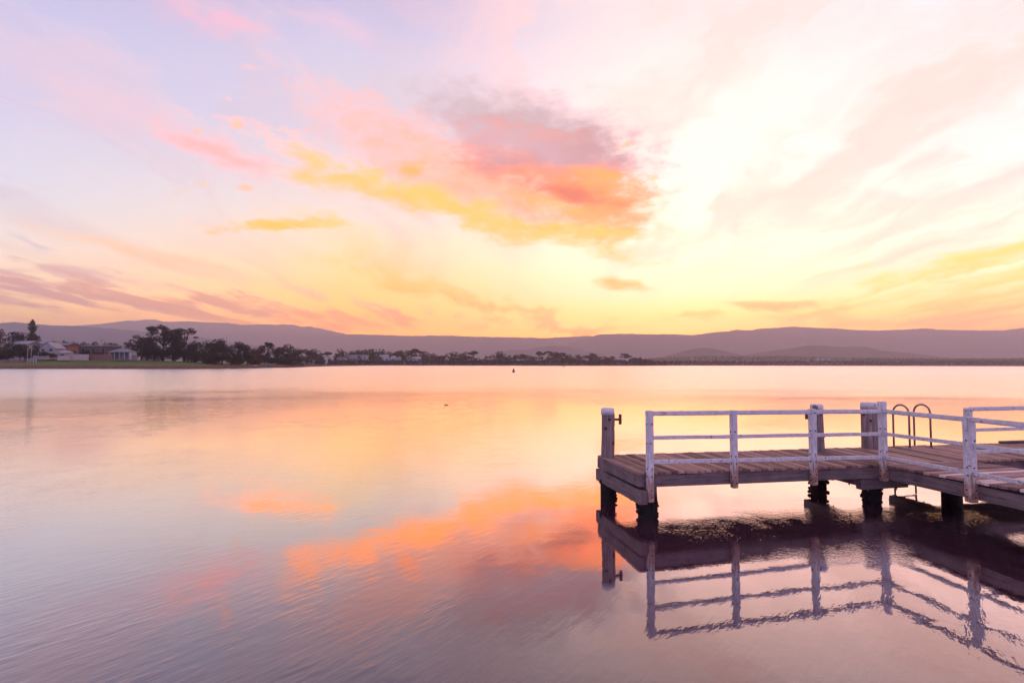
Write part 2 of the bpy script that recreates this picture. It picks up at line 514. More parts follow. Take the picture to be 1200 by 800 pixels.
# ------------------------------------------------------------------ water
def water_mat():
    mt, t = material('lake_water')
    p = t.n('ShaderNodeTexCoord').outputs['Object']
    dist = t.vm('LENGTH', p)
    q = t.mapping(p, rot=(0, 0, R(-52)))
    # small wind ripples, crests running away to the right
    hA = t.noise(t.mapping(q, scale=(1.9, 8.5, 1)), 1.0, 3, 0.55, dims='2D').outputs['Fac']
    hB = t.noise(t.mapping(p, rot=(0, 0, R(-30)), scale=(0.35, 1.0, 1)), 1.0, 2, 0.5, dims='2D').outputs['Fac']
    hC = t.noise(t.mapping(p, rot=(0, 0, R(12)), scale=(11.0, 20.0, 1)), 1.0, 2, 0.6, dims='2D').outputs['Fac']
    patch = t.noise(p, 0.13, 3, 0.5, dims='2D').outputs['Fac']
    rip = t.math('MULTIPLY', t.rng(patch, 0.36, 0.62, 0.45, 1.3), WA)
    # the puffs of breeze among the piles
    jx = t.vm('LENGTH', t.mapping(t.vm('SUBTRACT', p, (6.4, 9.75, 0.0)), rot=(0, 0, R(-12.4)), scale=(1 / 6.0, 1 / 1.9, 1)))
    puff = t.noise(p, 0.9, 3, 0.6, dims='2D').outputs['Fac']
    cap = t.math('MULTIPLY', t.math('MULTIPLY_ADD', t.rng(jx, 1.05, 0.6, 0.0, 1.0, 'SMOOTHSTEP'), t.rng(puff, 0.36, 0.58, 0.3, 1.5), 0.09), WC)
    rip = t.math('MULTIPLY', rip, t.rng(puff, 0.34, 0.62, 0.45, 1.5))
    rip = t.math('MULTIPLY', rip, t.rng(jx, 0.7, 3.4, 0.07, 1.0))
    h = t.math('MULTIPLY', hA, rip)
    h = t.math('MULTIPLY_ADD', hB, WB, h)
    h = t.math('MULTIPLY_ADD', hC, cap, h)
    nrm = bump(t, h, 1.0, 1.0)
    # beyond fifty metres the ripples are finer than the eye can part: they widen the gloss instead
    streak = t.noise(t.mapping(p, scale=(0.045, 0.14, 1)), 1.0, 5, 0.6, dims='2D').outputs['Fac']
    dd = t.math('MULTIPLY_ADD', t.math('SUBTRACT', streak, 0.5), 46.0, dist)
    rough = t.math('ADD', t.rng(dd, 18, 80, 0.015, 0.21, 'SMOOTHSTEP'), t.rng(dd, 75, 500, 0.0, 0.06))
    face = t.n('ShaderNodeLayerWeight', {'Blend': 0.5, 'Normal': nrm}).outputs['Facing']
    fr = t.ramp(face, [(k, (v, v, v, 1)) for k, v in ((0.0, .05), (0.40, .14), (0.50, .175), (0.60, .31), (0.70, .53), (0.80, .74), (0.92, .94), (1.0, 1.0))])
    gl = t.n('ShaderNodeBsdfGlossy', {'Color': (1.0, 0.985, 0.985, 1), 'Roughness': rough, 'Normal': nrm})
    df = t.n('ShaderNodeBsdfDiffuse', {'Color': (0.058, 0.022, 0.034, 1), 'Roughness': 0.0})
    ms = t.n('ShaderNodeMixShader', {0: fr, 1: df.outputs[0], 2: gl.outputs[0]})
    t.n('ShaderNodeOutputMaterial', {'Surface': ms.outputs[0]})
    return mt


WA, WB, WC, WIOR = 0.0034, 0.0024, 0.0019, 3.8
mb = MB()
xs = [-11400, -1500, -300, -60, 0, 60, 300, 1500, 11400]
ys = [-2900, -300, -40, 0, 20, 60, 300, 1500, 5000]
gv = [[mb.bm.verts.new((x, y, 0)) for x in xs] for y in ys]
for j in range(len(ys) - 1):
    for i in range(len(xs) - 1):
        mb.bm.faces.new((gv[j][i], gv[j][i + 1], gv[j + 1][i + 1], gv[j + 1][i]))
tag(mb.build('water', water_mat()), kind='structure')

# ------------------------------------------------------------------ the jetty
JO = Vector((2.605, 10.23, 0.0))
JR = math.atan2(0.2152, 0.9766)
jetty = tag(empty('jetty', JO, JR), 'weathered timber jetty with white railings on dark piles over the lake', 'jetty')


def zo(p):                                 # the old deck sags a little towards its inner corner
    s, t_ = p.x, p.y
    d = 0.025 - 0.0115 * min(max(s, -0.5), 5.483)
    if t_ > 0:
        d *= max(0.0, 1 - t_ / 1.9)
    else:
        d += min(-t_, 2.5) * 0.027
    return Vector((s, t_, p.z + d))


def tb(s):                                 # back edge of the deck
    return 2.08 - 0.03 * s


rd = random.Random(3)
dk = MB()
s = -0.2
while s < 15.0:
    w = rd.uniform(0.105, 0.135)
    z1 = 0.905 + rd.uniform(-0.006, 0.006)
    f0 = -0.035 if s < 5.3 or s > 7.6 else 0.035
    dk.box(s, s + w, f0 + rd.uniform(-0.012, 0.012), tb(s) + rd.uniform(-0.02, 0.03), z1 - 0.05, z1, 0, zo, 0.005)
    s += w + rd.uniform(0.014, 0.026)
dk.build('deck', W_DECK, jetty)
dk = MB()
t_ = 0.03
i = 0
while t_ > -9.5:
    w = rd.uniform(0.12, 0.15)
    z1 = 0.905 + rd.uniform(-0.006, 0.006)
    t_ -= w + 0.016
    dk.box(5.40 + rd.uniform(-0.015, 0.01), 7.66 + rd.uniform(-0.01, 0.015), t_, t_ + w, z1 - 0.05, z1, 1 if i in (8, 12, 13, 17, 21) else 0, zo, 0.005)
    i += 1
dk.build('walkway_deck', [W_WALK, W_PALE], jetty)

b = MB()
b.box(-0.10, 5.425, 0.0, 0.10, 0.615, 0.853, 0, zo, 0.008)
b.build('edge_beam', W_BEAM_S, jetty)
b = MB()
b.box(5.43, 5.53, -9.5, 0.0, 0.60, 0.853, 0, zo, 0.008)
b.build('edge_beam', W_BEAM_T, jetty)
b = MB()
b.box(7.52, 7.62, -9.5, -0.06, 0.60, 0.853, 0, zo, 0.008)
b.build('edge_beam', W_BEAM_T, jetty)
b = MB()
b.box(5.56, 15, 0.02, 0.12, 0.615, 0.853, 0, zo, 0.008)
b.build('edge_beam', W_BEAM_S, jetty)
b = MB()
b.box(-0.10, 15, 1.80, 1.90, 0.615, 0.853, 0, lambda p: zo(Vector((p.x, p.y - max(0, p.x) * 0.03 + 0.06, p.z))), 0.008)
b.build('edge_beam', W_BEAM_S, jetty)
b = MB()
b.box(-0.205, -0.105, -0.02, 2.10, 0.625, 0.853, 0, zo, 0.01)
b.build('end_beam', W_BEAM_T, jetty)
b = MB()
for tt in (0.55, 1.0, 1.45):
    b.box(-0.1, 15, tt - 0.05, tt + 0.05, 0.66, 0.853, 0, zo)
for ss in (6.1, 6.85):
    b.box(ss - 0.05, ss + 0.05, -9.5, 0.0, 0.66, 0.853, 0, zo)
b.build('joists', W_BEAM_S, jetty)

# headstocks that lie on the piles
for (x0, x1, y0, y1, z0, z1, mt) in ((-0.23, -0.06, -0.10, 2.14, 0.34, 0.60, W_BEAM_T), (5.16, 5.36, 0.30, 2.0, 0.34, 0.60, W_BEAM_T),
                                    (4.93, 6.15, 0.07, 0.23, 0.335, 0.575, W_BEAM_S), (7.6, 7.8, 0.13, 1.9, 0.34, 0.60, W_BEAM_T),
                                    (11.2, 11.4, 0.0, 1.8, 0.34, 0.60, W_BEAM_T), (5.3, 7.75, -4.4, -4.2, 0.34, 0.58, W_BEAM_S)):
    b = MB()
    b.box(x0, x1, y0, y1, z0, z1, 0, None, 0.012)
    along_t = (y1 - y0) > (x1 - x0)
    for k in range(3):                      # bolt ends under the beam
        if along_t:
            b.tube([((x0 + x1) / 2, y0 + (y1 - y0) * (0.25 + 0.27 * k), z0 - 0.05), ((x0 + x1) / 2, y0 + (y1 - y0) * (0.25 + 0.27 * k), z0 + 0.01)], 0.018, 6)
        else:
            b.tube([(x0 + (x1 - x0) * (0.2 + 0.3 * k), (y0 + y1) / 2, z0 - 0.05), (x0 + (x1 - x0) * (0.2 + 0.3 * k), (y0 + y1) / 2, z0 + 0.01)], 0.018, 6)
    b.build('headstock', mt, jetty)
b = MB()
b.box(11.0, 15, 1.62, 1.74, 0.912, 0.965, 0, lambda p: Vector((p.x, p.y - 0.02 * (p.x - 10.5), p.z)), 0.012)
b.build('kerb_beam', W_BEAM_S, jetty)


def pile(s_, t_, r0, r1, top, cap=False, label=None):
    zs = [-1.6, -0.6, 0.0, 0.25, 0.5, 0.75, 1.0, 1.4, 1.8, 2.2]
    zs = [z for z in zs if z < top - 0.08] + [top]
    mb = MB()
    mb.tube([(0.02 * mnoise.noise(Vector((s_, z, 0))), 0.02 * mnoise.noise(Vector((0, s_, z))), z) for z in zs],
            [r0 + (r1 - r0) * (z + 1.6) / (top + 1.6) + (0.012 if z < 0.4 else 0) for z in zs], 24, 0, True, 0.07)
    for k in range(26):                     # oysters and weed in the tidal zone
        a, z = rd.uniform(0, 6.28), rd.uniform(-0.1, 0.42)
        rr = r0 + 0.012
        c_ = Vector((math.cos(a) * rr, math.sin(a) * rr, z))
        bb = bmesh.new()
        bmesh.ops.create_icosphere(bb, subdivisions=1, radius=rd.uniform(0.02, 0.045), matrix=Matrix.Translation(c_) @ Matrix.Diagonal((1, 1, rd.uniform(0.7, 1.6), 1)))
        mb.take(bb, 0)
    if cap:
        for a, z in ((4.0, top - 0.42), (5.3, top - 0.75), (4.6, top - 0.22)):
            c_ = Vector((math.cos(a) * r1, math.sin(a) * r1, z))
            bb = bmesh.new()
            bmesh.ops.create_cube(bb, size=0.05, matrix=Matrix.Translation(c_))
            mb.take(bb, 1)
    o = mb.build('pile', [M_PILE, M_BOLT], jetty, (s_, t_, 0))
    if label:
        o['label'] = label
    if cap:
        cb = MB()
        cb.tube([(0, 0, top - 0.125), (0, 0, top + 0.004), (0, 0, top + 0.022)], [r1 * 1.05, r1 * 1.05, r1 * 0.82], 24)
        cb.build('pile_cap', M_PAINT, o)
    return o


pile(0.13, 0.30, 0.19, 0.175, 0.85)
p2 = pile(-0.06, 1.83, 0.165, 0.142, 1.975, True, 'tall leaning mooring pile with white cap and a T shaped cleat')
p3 = pile(5.42, 1.80, 0.19, 0.138, 1.985, True, 'mooring pile with white cap behind the railing')
p4 = pile(6.88, 1.70, 0.205, 0.19, 2.02, True, 'thickest mooring pile with white cap beside the ladder')
pile(5.52, 0.40, 0.155, 0.15, 0.60)
pile(7.40, 0.15, 0.185, 0.175, 0.84)
pile(11.3, 1.5, 0.18, 0.17, 0.6)
pile(11.3, 0.2, 0.18, 0.17, 0.6)
pile(5.8, -4.3, 0.18, 0.17, 0.34)
pile(7.3, -4.3, 0.18, 0.17, 0.34)


def cleat(parent, side, z, r):
    cb = MB()
    cb.box(side * r - 0.008, side * r + 0.016, -0.035, 0.035, z - 0.14, z + 0.14, 0, None, 0.004)
    cb.box(min(side * r, side * (r + 0.14)), max(side * r, side * (r + 0.14)), -0.02, 0.02, z - 0.025, z + 0.025, 0, None, 0.004)
    cb.box(side * (r + 0.16) - 0.03, side * (r + 0.16) + 0.03, -0.025, 0.025, z - 0.115, z + 0.115, 0, None, 0.008)
    return cb.build('cleat', M_RUST, parent)


cleat(p2, 1, 1.735, 0.142)
cleat(p3, -1, 1.76, 0.14)
for sd_ in (-1, 1):
    cb = MB()
    cb.box(sd_ * 0.19 - 0.03, sd_ * 0.19 + 0.03, -0.05, 0.05, 1.72, 1.80, 0, None, 0.006)
    cb.build('bolt_plate', M_RUST, p4)


def post(parent, s_, t_, z0, z1, w=0.117, pointed=False, chain=None):
    mb = MB()
    h = z1 - z0
    bb = bmesh.new()
    bmesh.ops.create_cube(bb, size=1.0, matrix=Matrix.Translation((0, 0, h / 2)) @ Matrix.Diagonal((w, w, h, 1)))
    bmesh.ops.bevel(bb, geom=list(bb.edges), offset=0.012, segments=2, affect='EDGES')
    for v in bb.verts:
        if v.co.z > h - 0.02 and pointed:
            v.co.z -= 0.05 * (abs(v.co.x) + abs(v.co.y)) / w
        v.co.x += 0.004 * mnoise.noise(Vector((s_, v.co.z * 2, 0)))
    mb.take(bb, 0)
    for zb in (0.10, 0.22, 0.48, 0.62, 1.10, 1.46):      # bolt heads on the outer faces
        if zb > h - 0.06:
            continue
        for (dx_, dy_) in ((0, -1), (-1, 0)):
            o = rd.uniform(-0.02, 0.02)
            p0 = Vector((dx_ * w / 2 - dy_ * o, dy_ * w / 2 + dx_ * o, zb))
            mb.tube([p0 - Vector((dx_, dy_, 0)) * 0.005, p0 + Vector((dx_, dy_, 0)) * 0.014], 0.0135, 6, 1, smooth=False)
    return mb.build('post', [M_POST, M_BOLT], parent, (s_, t_, z0))


def rail(parent, p0, p1, w, h, bev):
    """square rail between two points given at its top centre; w along the deck's width, h tall"""
    p0, p1 = Vector(p0), Vector(p1)
    d = p1 - p0
    L = d.length
    mb = MB()
    bb = bmesh.new()
    n = max(2, int(L / 0.45))
    bmesh.ops.create_cube(bb, size=1.0, matrix=Matrix.Translation((0.5, 0, -0.5)))
    bmesh.ops.bevel(bb, geom=[e for e in bb.edges if abs(e.verts[0].co.x - e.verts[1].co.x) > 0.5], offset=bev, segments=2, affect='EDGES')
    bmesh.ops.subdivide_edges(bb, edges=[e for e in bb.edges if abs(e.verts[0].co.x - e.verts[1].co.x) > 0.5], cuts=n)
    ang = math.atan2(d.y, d.x)
    for v in bb.verts:
        x, y, z = v.co
        base = p0 + d * x
        wob = 0.006 * mnoise.noise(Vector((base.x * 1.3, base.y * 1.3, p0.z)))
        v.co = base + Vector((-math.sin(ang) * y * w, math.cos(ang) * y * w, z * h + wob))
    mb.take(bb, 0)
    return mb.build('rail', M_PAINT, parent)


ra = empty('railing', (0, 0, 0))
ra.parent = jetty
PA = (-0.00, -0.065)
post(ra, PA[0], PA[1], 0.385, 2.10, 0.12)
post(ra, 1.80, -0.065, 0.56, 2.078)
post(ra, 3.62, -0.065, 0.535, 2.075, 0.12)
post(ra, 5.36, -0.06, 0.535, 2.205, 0.128)
post(ra, 5.365, -1.80, 0.53, 2.045, 0.145)
post(ra, 5.365, -3.6, 0.53, 2.045)
RZ = (((0.06, 2.088), (5.30, 2.042)), ((0.06, 1.618), (5.30, 1.558)), ((0.06, 1.165), (5.30, 1.072)))
for k, ((s0, z0), (s1, z1)) in enumerate(RZ):
    big = k == 0
    def zz(s_): return z0 + (z1 - z0) * (s_ - s0) / (s1 - s0)
    for a_, b_ in (((0.065, 1.735), (1.865, 3.555), (3.685, 5.29)) if not big else ((-0.07, 5.29),)):
        rail(ra, (a_, -0.065, zz(a_)), (b_, -0.065, zz(b_)), 0.088 if big else 0.055, 0.088 if big else 0.07, 0.24 if big else 0.10)
    zc, zr = z1, (2.05, 1.585, 1.085)[k]
    spans = ((-0.125, -9.0),) if big else ((-0.13, -1.72), (-1.885, -3.53), (-3.67, -9.0))
    for a_, b_ in spans:
        def zq(q): return zc + (zr - zc) * min(1.0, -q / 1.8)
        rail(ra, (5.36, a_, zq(a_)), (5.36, b_, zq(b_)), 0.088 if big else 0.055, 0.088 if big else 0.07, 0.24 if big else 0.10)
b = MB()
b.box(5.255, 5.285, -1.83, -1.77, 1.80, 2.06, 0, None, 0.005)
b.build('bracket', M_PAINT, ra)

rb = empty('railing', (0, 0, 0))
rb.parent = jetty
post(rb, 7.60, -0.10, 0.88, 2.075, 0.125, True)
for ss in (9.4, 11.2, 13.0):
    post(rb, ss, -0.10, 0.62, 2.06)
for k, z in enumerate((2.055, 1.585, 1.105)):
    rail(rb, (7.66, -0.10, z), (14.9, -0.10, z - 0.02), 0.088 if k == 0 else 0.055, 0.088 if k == 0 else 0.07, 0.24 if k == 0 else 0.1)

# bathing ladder
la = empty('ladder', (0, 0, 0))
la.parent = jetty
for ss in (7.90, 8.56):
    tf, tk, zt = 1.54, 1.98, 1.75
    pts = [(ss, tf, 0.9), (ss, tf, zt)]
    for k in range(1, 10):
        a = math.pi * k / 10
        pts.append((ss, (tf + tk) / 2 - math.cos(a) * (tk - tf) / 2, zt + math.sin(a) * 0.21))
    pts += [(ss, tk, zt), (ss, tk, -1.0)]
    mb = MB()
    mb.tube(pts, 0.024, 10)
    mb.build('handrail', M_GALV, la)
mb = MB()
for z in (0.72, 0.42, 0.12, -0.18):
    mb.tube([(7.90, 1.98, z), (8.56, 1.98, z)], 0.018, 8)
mb.build('rungs', M_GALV, la)


# ------------------------------------------------------------------ land
def interp(tab, x):
    if x <= tab[0][0]:
        return tab[0][1]
    for (x0, y0), (x1, y1) in zip(tab, tab[1:]):
        if x <= x1:
            return y0 + (y1 - y0) * (x - x0) / (x1 - x0)
    return tab[-1][1]


SHORE = [(-250, 236), (0, 250), (120, 255), (230, 262), (280, 300), (310, 335), (340, 420), (360, 540), (385, 720), (430, 850), (600, 900), (700, 940), (760, 1000), (800, 1250), (1000, 1500), (1500, 1700)]
PLAT = [(-250, 5.1), (150, 5.0), (230, 3.6), (280, 2.4), (340, 1.8), (760, 2.2), (1500, 2.5)]


def ground_z(px, Y):
    d = Y - interp(SHORE, px)
    hp = interp(PLAT, px)
    if d < 0:
        return -0.6
    if d < 6:
        return min(hp, 1.35) * (d / 6) ** 0.6 - 0.05
    return min(hp, 1.35) + (hp - min(hp, 1.35)) * min(1.0, (d - 6) / 60) ** 0.8


def ground_mat():
    mt, t = material('grass_and_bank')
    oc = t.n('ShaderNodeTexCoord').outputs['Object']
    z = t.n('ShaderNodeSeparateXYZ', {0: oc}).outputs[2]
    n1 = t.noise(t.mapping(oc, scale=(0.10, 0.05, 1)), 1.0, 5, 0.6).outputs['Fac']
    n2 = t.noise(t.mapping(oc, scale=(0.5, 0.5, 1)), 1.0, 4, 0.6).outputs['Fac']
    grass = t.ramp(n1, [(0.3, (0.10, 0.085, 0.035, 1)), (0.5, (0.10, 0.13, 0.035, 1)), (0.68, (0.15, 0.18, 0.05, 1))])
    soil = t.ramp(n2, [(0.3, (0.07, 0.035, 0.028, 1)), (0.6, (0.16, 0.085, 0.065, 1)), (0.75, (0.24, 0.16, 0.12, 1))])
    k = t.rng(t.math('MULTIPLY_ADD', n2, 1.0, z), 1.75, 2.35)
    finish(t, t.mix(k, soil, grass), 0.95, None, 0.1)
    return mt


mb = MB()
pxs = list(range(-250, 480, 6)) + list(range(480, 1501, 20))
offs = [-8, 0, 1, 2, 4, 6, 10, 16, 24, 36, 50, 66, 110, 200, 400, 900, 2000, 4500]
rows = []
for px in pxs:
    r_ = []
    for o in offs:
        Y = interp(SHORE, px) + o * (1.0 if o < 100 or px < 760 else 1.0)
        z = ground_z(px, Y)
        if o in (1, 2, 4, 6):
            z += 0.35 * mnoise.noise(Vector((px * 0.21, o * 0.7, 0)))
        w_ = 1.6 * mnoise.noise(Vector((px * 0.15, 3.3, 0))) if 0 <= o < 10 else 0
        r_.append(mb.bm.verts.new(((px - 600) / F * (Y + w_), Y + w_, z)))
    rows.append(r_)
for a, b_ in zip(rows, rows[1:]):
    for k in range(len(offs) - 1):
        f = mb.bm.faces.new((a[k], b_[k], b_[k + 1], a[k + 1]))
        f.smooth = True
tag(mb.build('ground', ground_mat()), kind='structure')

# the low spit that runs out from the point
mb = MB()
sp = [(276, 296), (300, 322), (320, 346), (340, 371), (355, 425), (370, 489), (395, 580), (420, 688), (436, 800)]
prev = None
for i, (px, Y) in enumerate(sp):
    ring = []
    hgt = 0.75 * (1 - 0.4 * i / 8) + 0.15 * mnoise.noise(Vector((px * 0.3, 0, 0)))
    for (o, z) in ((-5, -0.3), (-2.5, hgt * 0.7), (0, hgt), (4, hgt * 0.6), (9, -0.3)):
        ring.append(mb.bm.verts.new(((px - 600) / F * (Y + o), Y + o, z)))
    if prev:
        for k in range(4):
            mb.bm.faces.new((prev[k], ring[k], ring[k + 1], prev[k + 1]))
    prev = ring
tag(mb.build('sand_spit', plain('spit_stones', (0.05, 0.03, 0.028), (0.14, 0.085, 0.07), 0.6)), kind='structure')


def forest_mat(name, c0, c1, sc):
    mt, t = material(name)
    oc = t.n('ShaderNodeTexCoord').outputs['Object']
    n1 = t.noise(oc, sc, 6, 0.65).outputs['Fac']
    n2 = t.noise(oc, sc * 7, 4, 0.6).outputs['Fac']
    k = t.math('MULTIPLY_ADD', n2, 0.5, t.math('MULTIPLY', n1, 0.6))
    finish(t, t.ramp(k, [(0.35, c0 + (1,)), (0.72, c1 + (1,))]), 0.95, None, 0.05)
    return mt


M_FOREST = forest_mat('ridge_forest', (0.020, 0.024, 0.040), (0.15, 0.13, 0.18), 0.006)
M_HILL = forest_mat('hill_paddocks', (0.055, 0.05, 0.05), (0.12, 0.095, 0.09), 0.008)


def ridge(name, prof, Y, depth, mat, p0, p1, step=3, relief=0.34, jag=0.5):
    mb = MB()
    us = [0.0, 0.08, 0.18, 0.3, 0.42, 0.55, 0.68, 0.8, 0.9, 0.96, 1.0, 1.15, 1.6]
    rows = []
    px = p0
    while px <= p1:
        py = interp(prof, px) + jag * mnoise.noise(Vector((px * 0.11, Y, 0))) + jag * 0.6 * mnoise.noise(Vector((px * 0.37, Y, 5)))
        top = EYE + (hor(px) - py) / F * Y
        row = []
        for u in us:
            yy = Y - depth * (1 - u)
            if u <= 1:
                g = mnoise.noise(Vector((px * 0.028 + 3 * u, u * 1.2, Y * 0.01))) + 0.5 * mnoise.noise(Vector((px * 0.08 + 4 * u, u * 2, Y * 0.02)))
                h = top * (u ** 1.35) * (1 + relief * g * 4 * u * (1 - u))
            else:
                h = top * (1 - 0.5 * (u - 1))
            row.append(mb.bm.verts.new(((px - 600) / F * Y, yy, max(h, -0.5) if top > 2 else -1.0)))
        rows.append(row)
        px += step
    for a, b_ in zip(rows, rows[1:]):
        for k in range(len(us) - 1):
            f = mb.bm.faces.new((a[k], b_[k], b_[k + 1], a[k + 1]))
            f.smooth = True
    return tag(mb.build(name, mat), kind='structure')


FARR = [(-320, 384), (0, 383), (80, 382), (100, 380.5), (120, 379), (147, 375.5), (160, 375.5), (170, 374.3), (180, 374), (192, 377), (205, 376.5), (220, 376), (240, 377.5), (265, 378), (283, 380.5), (300, 380), (330, 380), (345, 380.5), (355, 383), (362, 382), (375, 385), (395, 389), (408, 391.5), (440, 392), (480, 393.5), (500, 393), (530, 393), (545, 394), (600, 395), (640, 396), (665, 394.5), (690, 393.5), (720, 396), (900, 405)]
LEFTR = [(-320, 372), (-40, 380), (0, 378.5), (15, 377), (40, 379.5), (60, 381), (80, 381.5), (100, 382.5), (130, 385), (160, 387.5), (200, 391), (240, 396), (300, 405), (360, 416), (400, 427)]
MAINR = [(560, 427), (585, 419), (600, 416), (640, 409), (660, 403.5), (680, 398.5), (693, 394.5), (702, 391.6), (730, 390.8), (760, 391.5), (790, 391.5), (813, 392.5), (830, 390), (845, 388.5), (852, 388.5), (863, 386), (880, 387), (890, 385), (915, 383.5), (930, 382.5), (950, 383.5), (985, 385), (1005, 386.5), (1030, 387), (1060, 386), (1085, 384.5), (1100, 386), (1150, 387), (1175, 387), (1190, 385.5), (1200, 384), (1260, 380), (1500, 386)]
MIDR = [(560, 424), (580, 412.5), (600, 409.5), (615, 409.5), (635, 406), (650, 405), (665, 406), (690, 412), (720, 419), (740, 427)]
LOWH = [(770, 427), (780, 418), (795, 413), (812, 408.5), (825, 407.2), (838, 408.5), (855, 412.5), (872, 416), (885, 414), (905, 411), (930, 407.5), (945, 404.8), (960, 404.6), (985, 406.4), (1000, 405.6), (1020, 407), (1035, 410.8), (1060, 413), (1085, 415.5), (1110, 419), (1150, 421), (1180, 419.5), (1195, 418.5), (1215, 418), (1260, 420), (1400, 421)]
TOWN = [(735, 427), (755, 420.5), (800, 417.5), (830, 416.6), (880, 417.6), (920, 416.5), (960, 418.2), (1000, 419), (1100, 419.8), (1200, 420), (1500, 420)]
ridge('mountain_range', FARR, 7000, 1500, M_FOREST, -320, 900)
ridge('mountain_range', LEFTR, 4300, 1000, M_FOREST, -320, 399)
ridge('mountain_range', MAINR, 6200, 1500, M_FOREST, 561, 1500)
ridge('hill', MIDR, 4500, 700, M_FOREST, 561, 738, relief=0.06)
ridge('hill', LOWH, 3500, 600, M_HILL, 771, 1398, relief=0.06)
ridge('hill', TOWN, 2600, 500, M_HILL, 737, 1500, relief=0.05)


# ------------------------------------------------------------------ trees
def foliage_mat(name, c0, c1, c2):
    mt, t = material(name)
    rnd = t.n('ShaderNodeNewGeometry').outputs['Random Per Island']
    oc = t.n('ShaderNodeTexCoord').outputs['Object']
    n1 = t.noise(oc, 5.0, 3, 0.6).outputs['Fac']
    k = t.math('MULTIPLY_ADD', rnd, 0.45, t.math('MULTIPLY', n1, 0.6))
    finish(t, t.ramp(k, [(0.25, c0 + (1,)), (0.52, c1 + (1,)), (0.8, c2 + (1,))]), 0.8, None, 0.15)
    return mt


L_DARK = foliage_mat('foliage_dark', (0.014, 0.014, 0.010), (0.028, 0.027, 0.018), (0.060, 0.052, 0.036))
L_OLIVE = foliage_mat('foliage_olive', (0.022, 0.019, 0.012), (0.042, 0.036, 0.020), (0.085, 0.068, 0.040))
L_RUST = foliage_mat('foliage_russet', (0.055, 0.026, 0.018), (0.105, 0.05, 0.034), (0.16, 0.085, 0.055))
M_BARK = plain('bark', (0.05, 0.035, 0.03), (0.13, 0.10, 0.085), 6.0)


def leaf(bm, p, size, rg, flat=0.0):
    n_ = Vector((rg.gauss(0, 1), rg.gauss(0, 1), rg.gauss(0, 1) + flat)).normalized()
    u = n_.orthogonal().normalized()
    u = Matrix.Rotation(rg.uniform(0, 6.28), 3, n_) @ u
    w = n_.cross(u)
    a, b_ = size * rg.uniform(0.6, 1.3), size * rg.uniform(0.35, 0.8)
    bm.faces.new([bm.verts.new(p + q) for q in (u * a, w * b_, -u * a * 0.9, -w * b_)])


